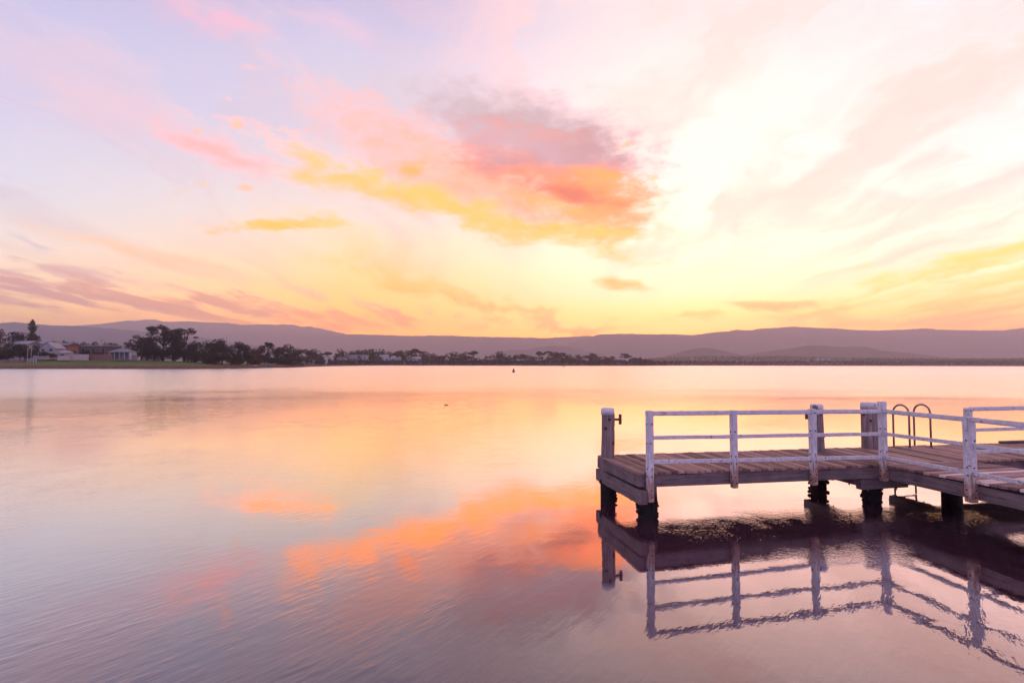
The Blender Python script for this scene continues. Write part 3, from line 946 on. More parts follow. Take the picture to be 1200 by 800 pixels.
def crown_mesh(kind, seed, n, size):
    """crown and trunk in a unit box: height 1, width 1, foot at the origin"""
    rg = random.Random(seed)
    lobes, limbs = [], []
    tz = 0.25
    if kind == 'round':
        tz = 0.16
        for k in range(18):
            a, r_ = rg.uniform(0, 6.28), rg.uniform(0.08, 0.33)
            z = rg.uniform(0.15, 0.82)
            r_ *= 1.0 - abs(z - 0.5) * 0.9
            q = rg.uniform(0.13, 0.21)
            lobes.append((Vector((math.cos(a) * r_, math.sin(a) * r_, z)), q, q, q * 0.85))
        lobes.append((Vector((0.03, 0, 0.84)), 0.16, 0.16, 0.15))
    elif kind == 'bush':
        tz = 0.10
        for k in range(12):
            a, r_ = rg.uniform(0, 6.28), rg.uniform(0.05, 0.36)
            q = rg.uniform(0.13, 0.2)
            lobes.append((Vector((math.cos(a) * r_, math.sin(a) * r_, rg.uniform(0.16, 0.8 - r_ * 0.9))), q, q, q))
    elif kind == 'umbrella':
        tz = 0.5
        for k in range(9):
            a, r_ = k * 2.4 + rg.uniform(-0.4, 0.4), rg.uniform(0.06, 0.36)
            z = 0.93 - r_ * rg.uniform(0.35, 0.95)
            q = rg.uniform(0.11, 0.17)
            lobes.append((Vector((math.cos(a) * r_, math.sin(a) * r_, z)), q, q, q * 0.42))
        for k in range(3):
            a = rg.uniform(0, 6.28)
            lobes.append((Vector((math.cos(a) * 0.2, math.sin(a) * 0.2, rg.uniform(0.3, 0.5))), 0.13, 0.13, 0.08))
    elif kind == 'slim':
        tz = 0.15
        for k in range(9):
            z = 0.14 + 0.8 * k / 8
            q = 0.34 * math.sin(math.pi * min(1, 0.18 + z * 0.80)) ** 0.8
            lobes.append((Vector((rg.uniform(-0.1, 0.1), rg.uniform(-0.1, 0.1), z)), q, q, 0.08))
    elif kind == 'norfolk':
        tz = 0.95
        for z, r_ in ((0.985, 0.07), (0.95, 0.15), (0.91, 0.21), (0.87, 0.245), (0.83, 0.26), (0.79, 0.26), (0.75, 0.235), (0.71, 0.19), (0.67, 0.15), (0.62, 0.30), (0.57, 0.42), (0.51, 0.40), (0.45, 0.5), (0.38, 0.46)):
            for k in range(7):
                a = k * 0.9 + z * 20
                rr = r_ * rg.uniform(0.55, 0.9)
                lobes.append((Vector((math.cos(a) * rr * 0.7, math.sin(a) * rr * 0.7, z + rg.uniform(-0.008, 0.008))), rr * 0.48, rr * 0.48, 0.016 if z > 0.64 else 0.038))
    elif kind == 'gum':
        tz = 0.38
        for k in range(44):
            a = rg.uniform(0, 6.28)
            z = rg.uniform(0.16, 0.95)
            env = 0.44 * math.sin(math.pi * min(1.0, max(0.0, (z - 0.02) * 0.93))) ** 0.6
            r_ = env * rg.uniform(0.45, 1.0)
            q = rg.uniform(0.065, 0.115)
            lobes.append((Vector((math.cos(a) * r_, math.sin(a) * r_, z)), q * 1.25, q * 1.25, q * 0.62))
    bm = bmesh.new()
    wts = [l[1] * l[2] + 0.004 for l in lobes]
    for k in range(n):
        c0, rx, ry, rz = rg.choices(lobes, wts)[0]
        v = Vector((rg.gauss(0, 1), rg.gauss(0, 1), rg.gauss(0, 1))).normalized() * rg.uniform(0.45, 1.04) ** 0.7
        leaf(bm, c0 + Vector((v.x * rx, v.y * ry, v.z * rz)), size, rg, 0.8)
    cm = bpy.data.meshes.new('crown')
    bm.to_mesh(cm)
    bm.free()
    mb = MB()
    tw = 0.03 if kind in ('round', 'gum', 'umbrella') else 0.022
    mb.tube([(0, 0, -0.04), (0.01, 0, tz * 0.5), (0.0, 0.01, tz), (0, 0, min(0.92, tz + 0.3))], [tw * 1.3, tw, tw * 0.8, tw * 0.3], 7)
    for (c0, rx, ry, rz) in lobes[::(12 if kind == 'norfolk' else 2)]:
        mb.tube([(0, 0, min(tz, c0.z * 0.7)), tuple(c0 * 0.55 + Vector((0, 0, c0.z * 0.28))), tuple(c0)], [tw * 0.5, tw * 0.35, tw * 0.12], 5)
    tm = bpy.data.meshes.new('trunk')
    mb.bm.to_mesh(tm)
    mb.bm.free()
    tm.materials.append(M_BARK)
    return cm, tm


PROTO = {}


def tree(px, top, base, w, Y, kind, mat, label, group=None, seed=0, n=700, size=0.045, name='tree', cat='tree', rot=None):
    key = (kind, seed, n, mat.name)
    if key not in PROTO:
        cm, tm = crown_mesh(kind, seed * 31 + len(kind), n, size)
        cm.materials.append(mat)
        PROTO[key] = (cm, tm)
    cm, tm = PROTO[key]
    p = far(px, base, Y)
    H, W = (base - top) / F * Y, w / F * Y * {'round': 1.3, 'bush': 1.35, 'umbrella': 1.2, 'gum': 1.12}.get(kind, 1.0)
    root = empty(name, p, rot if rot is not None else random.uniform(0, 6.28))
    root.scale = (W, W, H)
    for nm, me in (('trunk', tm), ('crown', cm)):
        o = bpy.data.objects.new(nm, me)
        COL.objects.link(o)
        o.parent = root
    return tag(root, label, cat, group)


GN = 'trees on the near point'
# the near point, from the left edge of the picture
tree(0, 384, 421, 16, 300, 'round', L_RUST, 'russet brown tree cut by the left edge of the picture', GN, 1, 1500, 0.032)
tree(15, 387, 421, 24, 315, 'round', L_DARK, 'broad dark tree left of the tall conifer, behind the shrubs', GN, 2, 1800, 0.03)
tree(28, 388.5, 421, 18, 322, 'round', L_DARK, 'dark tree hard against the left side of the tall conifer', GN, 3, 1500, 0.03)
tree(37, 374.6, 421, 19, 325, 'norfolk', L_DARK, 'tall slender tiered conifer standing above the pale houses', GN, 4, 3600, 0.020, 'norfolk_pine', 'tree', 0.3)
tree(43, 392, 412, 11, 335, 'round', L_RUST, 'small russet tree under the right side of the tall conifer', GN, 5, 900, 0.04)
tree(9, 399, 424, 19, 285, 'bush', L_DARK, 'big dark shrub below the russet tree at the left edge', 'shrubs on the lawn', 6, 1400, 0.036, 'shrub', 'shrub')
tree(24, 398.8, 423, 23, 288, 'bush', L_DARK, 'big dark green shrub in front of the half hidden pale house', 'shrubs on the lawn', 7, 1500, 0.034, 'shrub', 'shrub')
tree(43, 403, 417, 10, 300, 'round', L_DARK, 'small round dark tree in front of the white gabled house', GN, 8, 900, 0.04)
tree(54, 411, 419, 9, 298, 'bush', L_DARK, 'low dark garden shrub below the white gable', 'shrubs on the lawn', 9, 700, 0.045, 'shrub', 'shrub')
tree(35, 404.5, 421, 11, 296, 'bush', L_DARK, 'tall dark shrub directly below the tall conifer', 'shrubs on the lawn', 6, 1000, 0.036, 'shrub', 'shrub')
tree(62, 411.5, 419.6, 10, 296, 'bush', L_RUST, 'low russet hedge right of the white gable foot', 'shrubs on the lawn', 9, 700, 0.045, 'shrub', 'shrub')
tree(86, 408, 418, 12, 312, 'bush', L_DARK, 'dark shrub at the left end of the long low building', 'shrubs on the lawn', 11, 800, 0.04, 'shrub', 'shrub')
tree(101, 408, 418, 13, 312, 'bush', L_DARK, 'dark shrub in front of the long low building', 'shrubs on the lawn', 10, 800, 0.04, 'shrub', 'shrub')
tree(114, 410, 418, 9, 312, 'bush', L_OLIVE, 'olive shrub at the right end of the long low building', 'shrubs on the lawn', 11, 700, 0.045, 'shrub', 'shrub')
for i, (px, top, w, lab) in enumerate(((62, 398.5, 16, 'far dark tree showing over the roof ridge right of the white gable'), (74, 398.2, 16, 'far dark tree showing over the brick house'),
                                      (87, 399.6, 15, 'leftmost far dark tree behind the flat roof'), (99, 400, 14, 'far dark tree behind the middle of the flat roof'),
                                      (111, 399.4, 14, 'far dark tree just left of the power pole'), (124, 400.5, 14, 'far dark tree just right of the power pole'))):
    tree(px, top, 419, w, 470, 'round', L_DARK, lab, 'distant trees behind the houses', 12 + i % 3, 900, 0.04)
tree(133, 400.5, 420, 18, 360, 'round', L_OLIVE, 'olive tree behind the grey hipped roof', GN, 15, 1100, 0.036)
tree(147, 399.8, 420, 20, 350, 'round', L_OLIVE, 'round olive tree between the grey hipped roof and the big gums', GN, 16, 1100, 0.036)
tree(166, 392.8, 421.5, 26, 335, 'gum', L_DARK, 'spreading dark gum, the lowest and leftmost of the big three', GN, 17, 3200, 0.026, 'gum_tree')
tree(191, 379.6, 421.5, 36, 330, 'gum', L_DARK, 'tallest big gum with ragged crown and sky showing through', GN, 18, 6500, 0.019, 'gum_tree')
tree(216, 383.4, 422.5, 33, 330, 'gum', L_DARK, 'big open gum right of the tallest one, purple ridge showing through it', GN, 19, 4600, 0.019, 'gum_tree')
tree(181, 403, 421.5, 26, 322, 'bush', L_DARK, 'dark undergrowth clump under the tallest gum', 'undergrowth beneath the gums', 20, 1500, 0.034, 'shrub', 'shrub')
tree(205, 405, 422.5, 26, 322, 'bush', L_DARK, 'dark undergrowth clump between the two tallest gums', 'undergrowth beneath the gums', 21, 1500, 0.034, 'shrub', 'shrub')
tree(225, 405, 424.5, 24, 322, 'bush', L_DARK, 'dark undergrowth clump right of the open gum', 'undergrowth beneath the gums', 22, 1500, 0.034, 'shrub', 'shrub')
tree(157, 408, 421, 14, 325, 'bush', L_DARK, 'dark undergrowth clump left of the big gums', 'undergrowth beneath the gums', 23, 900, 0.04, 'shrub', 'shrub')
tree(242, 397.6, 428, 25, 325, 'round', L_OLIVE, 'dense rounded olive tree just right of the big gums', GN, 24, 2200, 0.028)
tree(261, 395.8, 428.5, 24, 318, 'round', L_OLIVE, 'dense olive tree with the thin pale mast in front', GN, 25, 2200, 0.028)
tree(281, 399.2, 429, 25, 330, 'round', L_DARK, 'dense dark tree right of the thin mast', GN, 26, 2200, 0.028)
tree(272, 405, 429.2, 20, 310, 'bush', L_DARK, 'dark waterside bush below the olive trees', GN, 27, 1400, 0.034, 'shrub', 'shrub')
tree(250, 409, 428.6, 26, 305, 'bush', L_DARK, 'wide dark waterside bush right of the lawn', GN, 28, 1500, 0.034, 'shrub', 'shrub')
tree(298, 407, 429.6, 19, 352, 'round', L_RUST, 'russet tree at the waterside above the small white boat', GN, 29, 1400, 0.034)
tree(314, 398.8, 429.6, 19, 400, 'umbrella', L_DARK, 'flat topped tree with sky under its crown, left of the ragged dark tree', GN, 30, 1500, 0.028)
tree(311, 409, 429.4, 24, 392, 'bush', L_DARK, 'dark thicket under the flat topped tree', GN, 31, 1400, 0.034, 'shrub', 'shrub')
tree(338, 402, 429.2, 28, 460, 'round', L_DARK, 'ragged dark tree right of the flat topped tree', GN, 32, 2000, 0.028)
tree(327, 405.5, 429.2, 14, 455, 'umbrella', L_DARK, 'small open tree on the left flank of the ragged dark tree', GN, 33, 900, 0.036)
tree(334, 413, 429, 34, 440, 'bush', L_DARK, 'low dark thicket at the foot of the ragged dark tree', GN, 34, 1500, 0.034, 'shrub', 'shrub')
tree(360, 408, 428.4, 18, 620, 'round', L_DARK, 'left half of the square dark tree pair at the end of the point', GN, 35, 1400, 0.034)
tree(369, 407.6, 428.2, 17, 640, 'round', L_DARK, 'right half of the square dark tree pair at the end of the point', GN, 36, 1400, 0.034)
tree(53, 408.5, 419.6, 13, 292, 'bush', L_DARK, 'dark garden shrub hiding the foot of the white gabled house', 'shrubs on the lawn', 10, 900, 0.04, 'shrub', 'shrub')
tree(30, 403, 422, 12, 290, 'bush', L_DARK, 'narrow dark shrub just left of the two thin poles', 'shrubs on the lawn', 9, 900, 0.04, 'shrub', 'shrub')
tree(72, 413.5, 419.8, 9, 290, 'bush', L_DARK, 'low dark shrub half across the tiny white cottage', 'shrubs on the lawn', 11, 700, 0.045, 'shrub', 'shrub')
for (px, top, base, w, Y, lab) in ((172, 397, 421.5, 22, 340, 'dark mid height tree left behind the tallest gum'), (203, 392, 421.5, 26, 340, 'dark mid height tree filling the gap between the two tallest gums'),
                                   (228, 399, 424.5, 20, 338, 'dark mid height tree right behind the open gum'), (252, 401, 428, 26, 340, 'dark tree filling behind the two dense olive trees'),
                                   (290, 403.5, 429, 20, 350, 'dark tree between the mast clump and the russet waterside tree'), (324, 406, 429, 22, 440, 'dark tree behind the shelter, left of the ragged one'),
                                   (350, 407.5, 428.6, 20, 560, 'dark tree in the dip between the ragged tree and the square pair'), (305, 406.5, 429.2, 16, 400, 'dark tree just left of the flat topped one'), (376, 414, 428, 12, 680, 'low dark tree at the right foot of the square pair')):
    tree(px, top, base, w, Y, 'round', L_DARK, lab, GN, 60 + int(px) % 3, 1600, 0.034)
# the far shore
GF = 'trees along the far shore'
FS = [
    (383, 411.5, 12, 'umbrella', 'small flat topped tree right of the square dark pair'),
    (390, 415, 9, 'bush', 'low dark bush left of the white columned house'),
    (399, 408.3, 15, 'round', 'full dark tree above the white columned house'),
    (412, 410.5, 12, 'round', 'hazy tree behind the long grey roof'),
    (420, 409.8, 13, 'round', 'hazy tree between the grey roof and the pale flat house'),
    (430, 408.8, 15, 'round', 'dark tree just right of the pale flat house'),
    (438, 408, 16, 'round', 'dark rounded tree left of the lavender walled house'),
    (447, 408.2, 14, 'round', 'dark rounded tree above the lavender walled house'),
    (456, 411, 11, 'round', 'low tree right of the lavender walled house'),
    (463, 412.5, 10, 'round', 'low dark tree left of the tall pair by the long lavender house'),
    (469, 409.6, 13, 'round', 'left tree of the tall pair by the long lavender house'),
    (479, 409.8, 13, 'round', 'right tree of the tall pair by the long lavender house'),
    (488, 408, 14, 'umbrella', 'highest open crowned tree behind the long lavender house'),
    (497, 411, 12, 'round', 'tree sloping down right of the long lavender house'),
    (507, 413.8, 13, 'round', 'dome shaped tree right of the long lavender house'),
    (519, 416, 12, 'round', 'low tree by the little brown roof'),
    (533, 411.6, 15, 'round', 'dark tree left of the small white gable'),
    (545, 411.8, 14, 'round', 'dark tree directly over the small white gable'),
    (555, 410.4, 11, 'umbrella', 'open crowned tree right of the small white gable'),
    (562, 417.5, 10, 'bush', 'low bush left of the needle thin tree'),
    (569, 415.2, 4, 'slim', 'needle thin tree on the far shore'),
    (576, 416, 11, 'round', 'low tree between the needle thin tree and the tall dome'),
    (586, 411, 14, 'round', 'tall dome of a tree with bare trunk showing'),
    (597, 416, 9, 'slim', 'narrow egg shaped tree behind the big buoy'),
    (605, 415.2, 9, 'round', 'tree just right of the big buoy, over pale roofs'),
    (612, 414, 11, 'round', 'middle tree over the low pale roofs'),
    (621, 415.8, 13, 'round', 'right tree over the low pale roofs'),
    (628, 417, 9, 'bush', 'round bush left of the sloping pale roof'),
    (632, 411, 9, 'umbrella', 'tuft topped tree above the sloping pale roof'),
    (643, 410.6, 11, 'umbrella', 'ragged peaked tree right of the sloping pale roof'),
    (652, 412, 12, 'round', 'broad dark tree above the little white shed'),
    (659, 412.6, 10, 'umbrella', 'open tree right of the little white shed'),
    (667, 415, 13, 'round', 'low rounded tree beyond the small marker'),
    (678, 415, 10, 'round', 'even topped tree left of the grey shed'),
    (686, 416, 9, 'round', 'small tree over the grey shed'),
    (693, 413, 11, 'round', 'tall dark tree right of the grey shed'),
    (700, 416, 9, 'round', 'sloping shoulder tree right of the grey shed'),
    (709, 417.2, 10, 'round', 'low bushy tree left of the last white roof'),
    (717, 416.8, 10, 'round', 'low bushy tree hard beside the last white roof'),
    (732, 413.8, 13, 'umbrella', 'wind bent tree rising over the last white roof'),
    (744, 418.5, 10, 'round', 'thin crowned tree right of the last white roof'),
    (750, 418.2, 7, 'slim', 'leaning tree where the far shore woods begin'),
]
rg = random.Random(5)
for i, (px, top, w, kind, lab) in enumerate(FS):
    Y = interp(SHORE, px) + rg.uniform(35, 70)
    tree(px, top - 0.2, 427.2 if px > 420 else 427.6, w * 1.4, Y, kind, L_DARK, lab, GF, 40 + i % 5 if kind == 'round' else 50 + i % 2, 900, 0.05)


def woods(name, mat, p0, p1, topf, thick, n, size, seed, yoff, base=0.5):
    rg = random.Random(seed)
    bm = bmesh.new()
    for k in range(n):
        px = rg.uniform(p0, p1)
        Y = yoff(px) + rg.uniform(0, thick)
        top = EYE + (hor(px) - topf(px)) / F * Y
        top *= 0.82 + 0.26 * mnoise.noise(Vector((px * 0.35, Y * 0.02, seed))) + 0.12 * mnoise.noise(Vector((px * 1.3, Y * 0.05, seed)))
        z = base + (top - base) * rg.random() ** 0.6
        s_ = size * rg.uniform(0.6, 1.3)
        leaf(bm, Vector(((px - 600) / F * Y, Y, z)), s_, rg, 0.6)
    me = bpy.data.meshes.new(name)
    bm.to_mesh(me)
    bm.free()
    me.materials.append(mat)
    o = bpy.data.objects.new(name, me)
    COL.objects.link(o)
    return tag(o, kind='stuff')


woods('shore_scrub', L_DARK, 372, 765, lambda p: 421.0, 16, 11000, 1.5, 1, lambda p: interp(SHORE, p) + 5, 0.3)
woods('mangrove_woods', L_DARK, 748, 1500, lambda p: interp([(748, 419), (765, 421.8), (1500, 422.2)], p), 40, 15000, 2.0, 2, lambda p: interp(SHORE, p) + 4, 0.3)
woods('distant_woods', L_DARK, 990, 1500, lambda p: interp([(990, 421), (1020, 419.3), (1500, 419.6)], p), 60, 12000, 3.2, 3, lambda p: 2050, 0.5)
woods('hillside_woods', L_DARK, 745, 1300, lambda p: interp(TOWN, p) - 1.2, 420, 9000, 3.6, 4, lambda p: 2150, 3.0)

# ------------------------------------------------------------------ houses
WALL_W = plain('white_wall', (0.29, 0.26, 0.28), (0.40, 0.37, 0.39), 0.8)
WALL_C = plain('cream_wall', (0.36, 0.29, 0.27), (0.46, 0.38, 0.36), 0.8)
WALL_B = plain('brick_wall', (0.20, 0.09, 0.07), (0.30, 0.15, 0.12), 1.5)
WALL_L = plain('lavender_wall', (0.42, 0.38, 0.46), (0.52, 0.47, 0.55), 0.8)
WALL_G = plain('grey_wall', (0.20, 0.17, 0.17), (0.28, 0.24, 0.24), 0.8)
ROOF_G = plain('grey_roof', (0.17, 0.15, 0.17), (0.25, 0.22, 0.25), 0.6)
ROOF_P = plain('pale_roof', (0.28, 0.25, 0.28), (0.38, 0.34, 0.37), 0.6)
ROOF_D = plain('dark_roof', (0.08, 0.06, 0.06), (0.14, 0.11, 0.11), 0.6)
ROOF_R = plain('brown_roof', (0.17, 0.10, 0.09), (0.25, 0.16, 0.14), 0.6)
TIMB = plain('fence_timber', (0.15, 0.075, 0.06), (0.24, 0.13, 0.10), 2.0)


def glass_mat():
    mt, t = material('window_glass')
    finish(t, (0.03, 0.03, 0.04, 1), 0.12, None, 0.5)
    return mt


GLASS = glass_mat()


def house(px0, px1, roof_py, eave_py, base_py, Y, style, wall, roof, label, windows=2, depth=9.0, rot=0.0, name='house', cat='house', group=None, storeys=1, open_front=False):
    c = far((px0 + px1) / 2, base_py, Y)
    w = (px1 - px0) / F * Y
    he = (base_py - eave_py) / F * Y
    hr = (base_py - roof_py) / F * Y
    r = empty(name, c, rot)
    mb = MB()
    h2 = w / 2
    if open_front:                           # posts under a roof, open to the front
        mb.box(-h2, h2, depth - 0.3, depth, -0.5, he)
        mb.box(-h2, -h2 + 0.25, 0.5, depth - 0.31, -0.5, he)
        mb.box(h2 - 0.25, h2, 0.5, depth - 0.31, -0.5, he)
        mb.build('wall', wall, r)
        npost = max(3, int(w / 2.4))
        for k in range(npost + 1):
            pb = MB()
            x = -h2 + 0.15 + (w - 0.3) * k / npost
            pb.box(x - 0.2, x + 0.2, 0, 0.4, -0.5, he)
            pb.build('column', WALL_W, r)
    else:
        mb.box(-h2, h2, 0, depth, -1.0, he)
        if style == 'gable':                 # the gable end faces the lake
            mb.poly([(-h2, 0, he), (h2, 0, he), (0, 0, hr)])
            mb.poly([(h2, depth, he), (-h2, depth, he), (0, depth, hr)])
        mb.build('wall', wall, r)
    rb_ = MB()
    ov, th = 0.45, 0.22
    if style == 'flat':
        rb_.box(-h2 - ov, h2 + ov, -ov, depth + ov, he + 0.003, max(hr, he + 0.25))
    else:
        if style == 'gable':
            sl_ = (hr - he) / h2
            ev = he - ov * sl_
            quads = [[(-h2 - ov, -ov, ev), (0, -ov, hr), (0, depth + ov, hr), (-h2 - ov, depth + ov, ev)],
                     [(0, -ov, hr), (h2 + ov, -ov, ev), (h2 + ov, depth + ov, ev), (0, depth + ov, hr)]]
        elif style == 'side':                # ridge runs along the front
            quads = [[(-h2 - ov, -ov, he), (h2 + ov, -ov, he), (h2 + ov, depth / 2, hr), (-h2 - ov, depth / 2, hr)],
                     [(h2 + ov, depth + ov, he), (-h2 - ov, depth + ov, he), (-h2 - ov, depth / 2, hr), (h2 + ov, depth / 2, hr)],
                     [(-h2 - ov, -ov, he), (-h2 - ov, depth / 2, hr), (-h2 - ov, depth + ov, he)], [(h2 + ov, -ov, he), (h2 + ov, depth + ov, he), (h2 + ov, depth / 2, hr)]]
        else:                                # hip
            q = min(h2 * 0.6, depth / 2)
            quads = [[(-h2 - ov, -ov, he), (h2 + ov, -ov, he), (h2 - q, depth / 2, hr), (-h2 + q, depth / 2, hr)],
                     [(h2 + ov, depth + ov, he), (-h2 - ov, depth + ov, he), (-h2 + q, depth / 2, hr), (h2 - q, depth / 2, hr)],
                     [(-h2 - ov, depth + ov, he), (-h2 - ov, -ov, he), (-h2 + q, depth / 2, hr)], [(h2 + ov, -ov, he), (h2 + ov, depth + ov, he), (h2 - q, depth / 2, hr)]]
        for q_ in quads:
            top_ = [Vector(p) + Vector((0, 0, th)) for p in q_]
            low = [Vector(p) + Vector((0, 0, 0.012)) for p in q_]
            rb_.poly(top_)
            rb_.poly(list(reversed(low)))
            for k in range(len(q_)):
                kk = (k + 1) % len(q_)
                rb_.poly([low[k], low[kk], top_[kk], top_[k]])
    rb_.build('roof', roof, r)
    if not open_front and windows:
        for st in range(storeys):
            fh = he / storeys
            for k in range(windows):
                x = -h2 + w * (k + 0.5) / windows
                ww, wh = min(1.5, w / windows * 0.55), fh * 0.42
                wb = MB()
                wb.box(x - ww / 2 - 0.08, x + ww / 2 + 0.08, -0.05, 0.05, st * fh + fh * 0.38 - 0.08, st * fh + fh * 0.38 + wh + 0.08)
                fo = wb.build('window', WALL_W, r)
                gb = MB()
                gb.box(x - ww / 2, x + ww / 2, -0.065, -0.02, st * fh + fh * 0.38, st * fh + fh * 0.38 + wh)
                gb.build('pane', GLASS, fo)
    return tag(r, label, cat, group)


# near point
house(13, 33, 399.3, 403, 420, 312, 'side', WALL_W, ROOF_P, 'pale house half hidden behind shrubs left of the tall conifer', 3, 9, 0.05, storeys=2)
house(33, 48, 399.5, 403.5, 419, 322, 'side', WALL_C, ROOF_P, 'pale roofed house between the tall conifer and the white gable', 2, 9, 0.05, storeys=2)
house(47, 63, 401.0, 407.6, 419, 305, 'gable', WALL_W, ROOF_P, 'white two storey house with steep gable facing the lake', 2, 10, 0.2, storeys=2)
house(60.5, 79, 401.8, 404.5, 419, 318, 'side', WALL_B, ROOF_G, 'red brick house with grey roof right of the white gable', 3, 9, 0.05, storeys=2)
house(80, 127, 404.4, 405.4, 419.5, 332, 'flat', ROOF_D, ROOF_P, 'long low building, shaded openings painted as dark wall, with a thin pale flat roof', 4, 9, 0.0, storeys=1, name='long_building', cat='building')  # dark wall colour stands for the shade inside its open front
house(69, 78, 410.6, 413.5, 419.5, 296, 'hip', WALL_W, ROOF_P, 'tiny white cottage behind the low white wall', 1, 5, 0.1)
house(129, 151, 408.6, 412.6, 420.2, 300, 'hip', WALL_L, ROOF_G, 'open pavilion with grey hipped roof and white columns', 0, 7, 0.12, name='pavilion', cat='pavilion', open_front=True)
house(166, 178, 404, 405.5, 420, 345, 'side', WALL_W, ROOF_P, 'pale roof glimpsed left of the trunk of the tallest gum', 2, 8, 0.0)
house(178, 186, 411.4, 413, 420.5, 338, 'side', WALL_W, ROOF_P, 'low white house glimpsed under the tallest gum', 1, 6, 0.0)

# far shore
FH = [
    (375, 381, 416.4, 418, 424.5, 'side', WALL_W, ROOF_P, 'white house half behind the square dark tree pair', 1),
    (382, 388, 417.2, 419, 424.5, 'gable', WALL_W, ROOF_P, 'small white gabled house left of the white columned one', 1),
    (394.5, 404, 418.2, 419.6, 425, 'side', WALL_W, ROOF_D, 'white columned house with dark windows under a dark roof', 4),  # the dark uprights on its front are window panes
    (405, 418, 415.8, 419.8, 425.2, 'side', WALL_G, ROOF_G, 'house under a long plain grey roof', 3),
    (420.5, 430, 416, 417, 425, 'flat', WALL_W, ROOF_P, 'pale flat roofed house with a white fascia', 2),
    (442, 455, 416, 418.3, 425.2, 'side', WALL_L, ROOF_P, 'lavender walled house with broad pale roof', 3),
    (456, 464, 417, 419.3, 425.2, 'gable', WALL_L, ROOF_P, 'smaller lavender gabled house beside the broad roofed one', 1),
    (465, 470, 417.8, 420, 425.2, 'gable', WALL_W, ROOF_P, 'narrow white house between two dark trees', 1),
    (475, 493, 418.2, 420.3, 425.4, 'side', WALL_L, ROOF_P, 'longest lavender house low by the water', 4),
    (521, 527, 418.8, 420.5, 425.4, 'gable', WALL_C, ROOF_R, 'little house with a brown roof', 1),
    (547.5, 553.5, 420, 422.2, 425.8, 'gable', WALL_W, ROOF_P, 'small white gable low under dark trees', 1),
    (569, 577, 419.4, 421.2, 425.6, 'side', WALL_G, ROOF_G, 'grey house between the needle thin tree and the tall dome', 2),
    (605, 613, 420.8, 422.2, 425.8, 'side', WALL_L, ROOF_P, 'left of the low pale roofs right of the big buoy', 2),
    (614, 624, 421, 422.4, 425.8, 'side', WALL_W, ROOF_P, 'right of the low pale roofs, the wider one', 2),
    (626, 636, 421.2, 423.2, 426, 'side', WALL_C, ROOF_P, 'house with a sloping pale roof under the tuft topped tree', 2),
    (646.5, 650.5, 421.6, 422.8, 426, 'gable', WALL_W, ROOF_P, 'little white shed on the far shore', 1),
    (682, 690, 420, 421.5, 426, 'side', WALL_L, ROOF_G, 'grey shed below an even row of trees', 2),
    (723, 733, 420.2, 421.6, 426, 'side', WALL_W, ROOF_P, 'last white roofed house before the far woods', 2),
]
for (a_, b_, rp, ep, bp_, st, wl, rf, lab, nw) in FH:
    house(a_, b_, rp - 0.3, ep, bp_ + 0.6, interp(SHORE, (a_ + b_) / 2) + 30, st, wl, rf, lab, nw, 9, rg.uniform(-0.15, 0.15), group='houses on the far shore', cat='house')
for (a_, b_, rp, bp_, lab) in ((957, 960, 419.6, 422.4, 'left one of three tiny pale houses under the long low hill'), (963, 967, 420.2, 422.6, 'middle one of three tiny pale houses under the long low hill'),
                              (970, 973, 419.8, 422.4, 'right one of three tiny pale houses under the long low hill'), (991, 998, 421, 422.8, 'long pale shed right of the three tiny houses'),
                              (1026, 1036, 423.2, 425, 'long pale shed above the far bank'), (1050, 1060, 423, 424.8, 'longest pale shed on the far bank, farthest right'), (810, 813, 419, 421, 'tiny pale house under the small round hill')):
    house(a_, b_, rp, rp + 0.9, bp_, 2120 if a_ < 1000 else 2000, 'side', WALL_W, ROOF_P, lab, 0, 12, 0, group='buildings of the distant town', name='distant_house')


# ------------------------------------------------------------------ walls, fences, poles
def wall(px0, px1, top, base, Y, mat, name, label, cat, thick=0.25):
    a, b_ = far(px0, base, Y), far(px1, base, Y)
    mb = MB()
    h = (base - top) / F * Y
    w = b_.x - a.x
    mb.box(0, w, 0, thick, -0.8, h)
    r = empty(name, a)
    mb.build('panel', mat, r)
    n = max(2, int(w / 3))
    for k in range(n + 1):
        pb = MB()
        x = w * k / n
        pb.box(x - 0.14, x + 0.14, -0.06, thick + 0.06, -0.8, h + 0.12)
        pb.build('pier', mat, r)
    return tag(r, label, cat)


wall(68, 82.5, 416.6, 420.2, 286, WALL_C, 'garden_wall', 'low cream garden wall in front of the tiny white cottage', 'wall')
wall(85, 103.5, 415.0, 420.0, 287, WALL_C, 'garden_wall', 'taller blank cream wall right of the tiny cottage', 'wall')
wall(104.5, 131, 415.3, 420.3, 290, TIMB, 'paling_fence', 'reddish brown paling fence left of the columned pavilion', 'fence')
wall(151.5, 160.5, 415.6, 420.6, 303, WALL_G, 'paling_fence', 'short grey fence right of the columned pavilion', 'fence')
wall(-30, 27, 421.4, 424.5, 276, ROOF_R, 'retaining_wall', 'long low stone wall on the lawn below the big shrubs', 'wall')
wall(39, 57, 416.2, 419.0, 291, WALL_W, 'garden_wall', 'low white wall below the white gabled house', 'wall')


def rail_fence(px0, px1, top, base, Y, label):
    a, b_ = far(px0, base, Y), far(px1, base, Y)
    h, w = (base - top) / F * Y, b_.x - a.x
    r = empty('rail_fence', a)
    for z in (0.35, 0.65, 0.98):
        mb = MB()
        mb.box(0, w, -0.05, 0.05, h * z - 0.14, h * z + 0.12)
        mb.build('rail', WALL_W, r)
    for k in range(4):
        mb = MB()
        x = w * k / 3
        mb.box(x - 0.12, x + 0.12, -0.12, 0.12, -0.4, h * 1.05)
        mb.build('post', WALL_W, r)
    tag(r, label, 'fence')


rail_fence(33, 43, 420.2, 424.2, 272, 'white railed fence at the edge of the lawn under two thin poles')


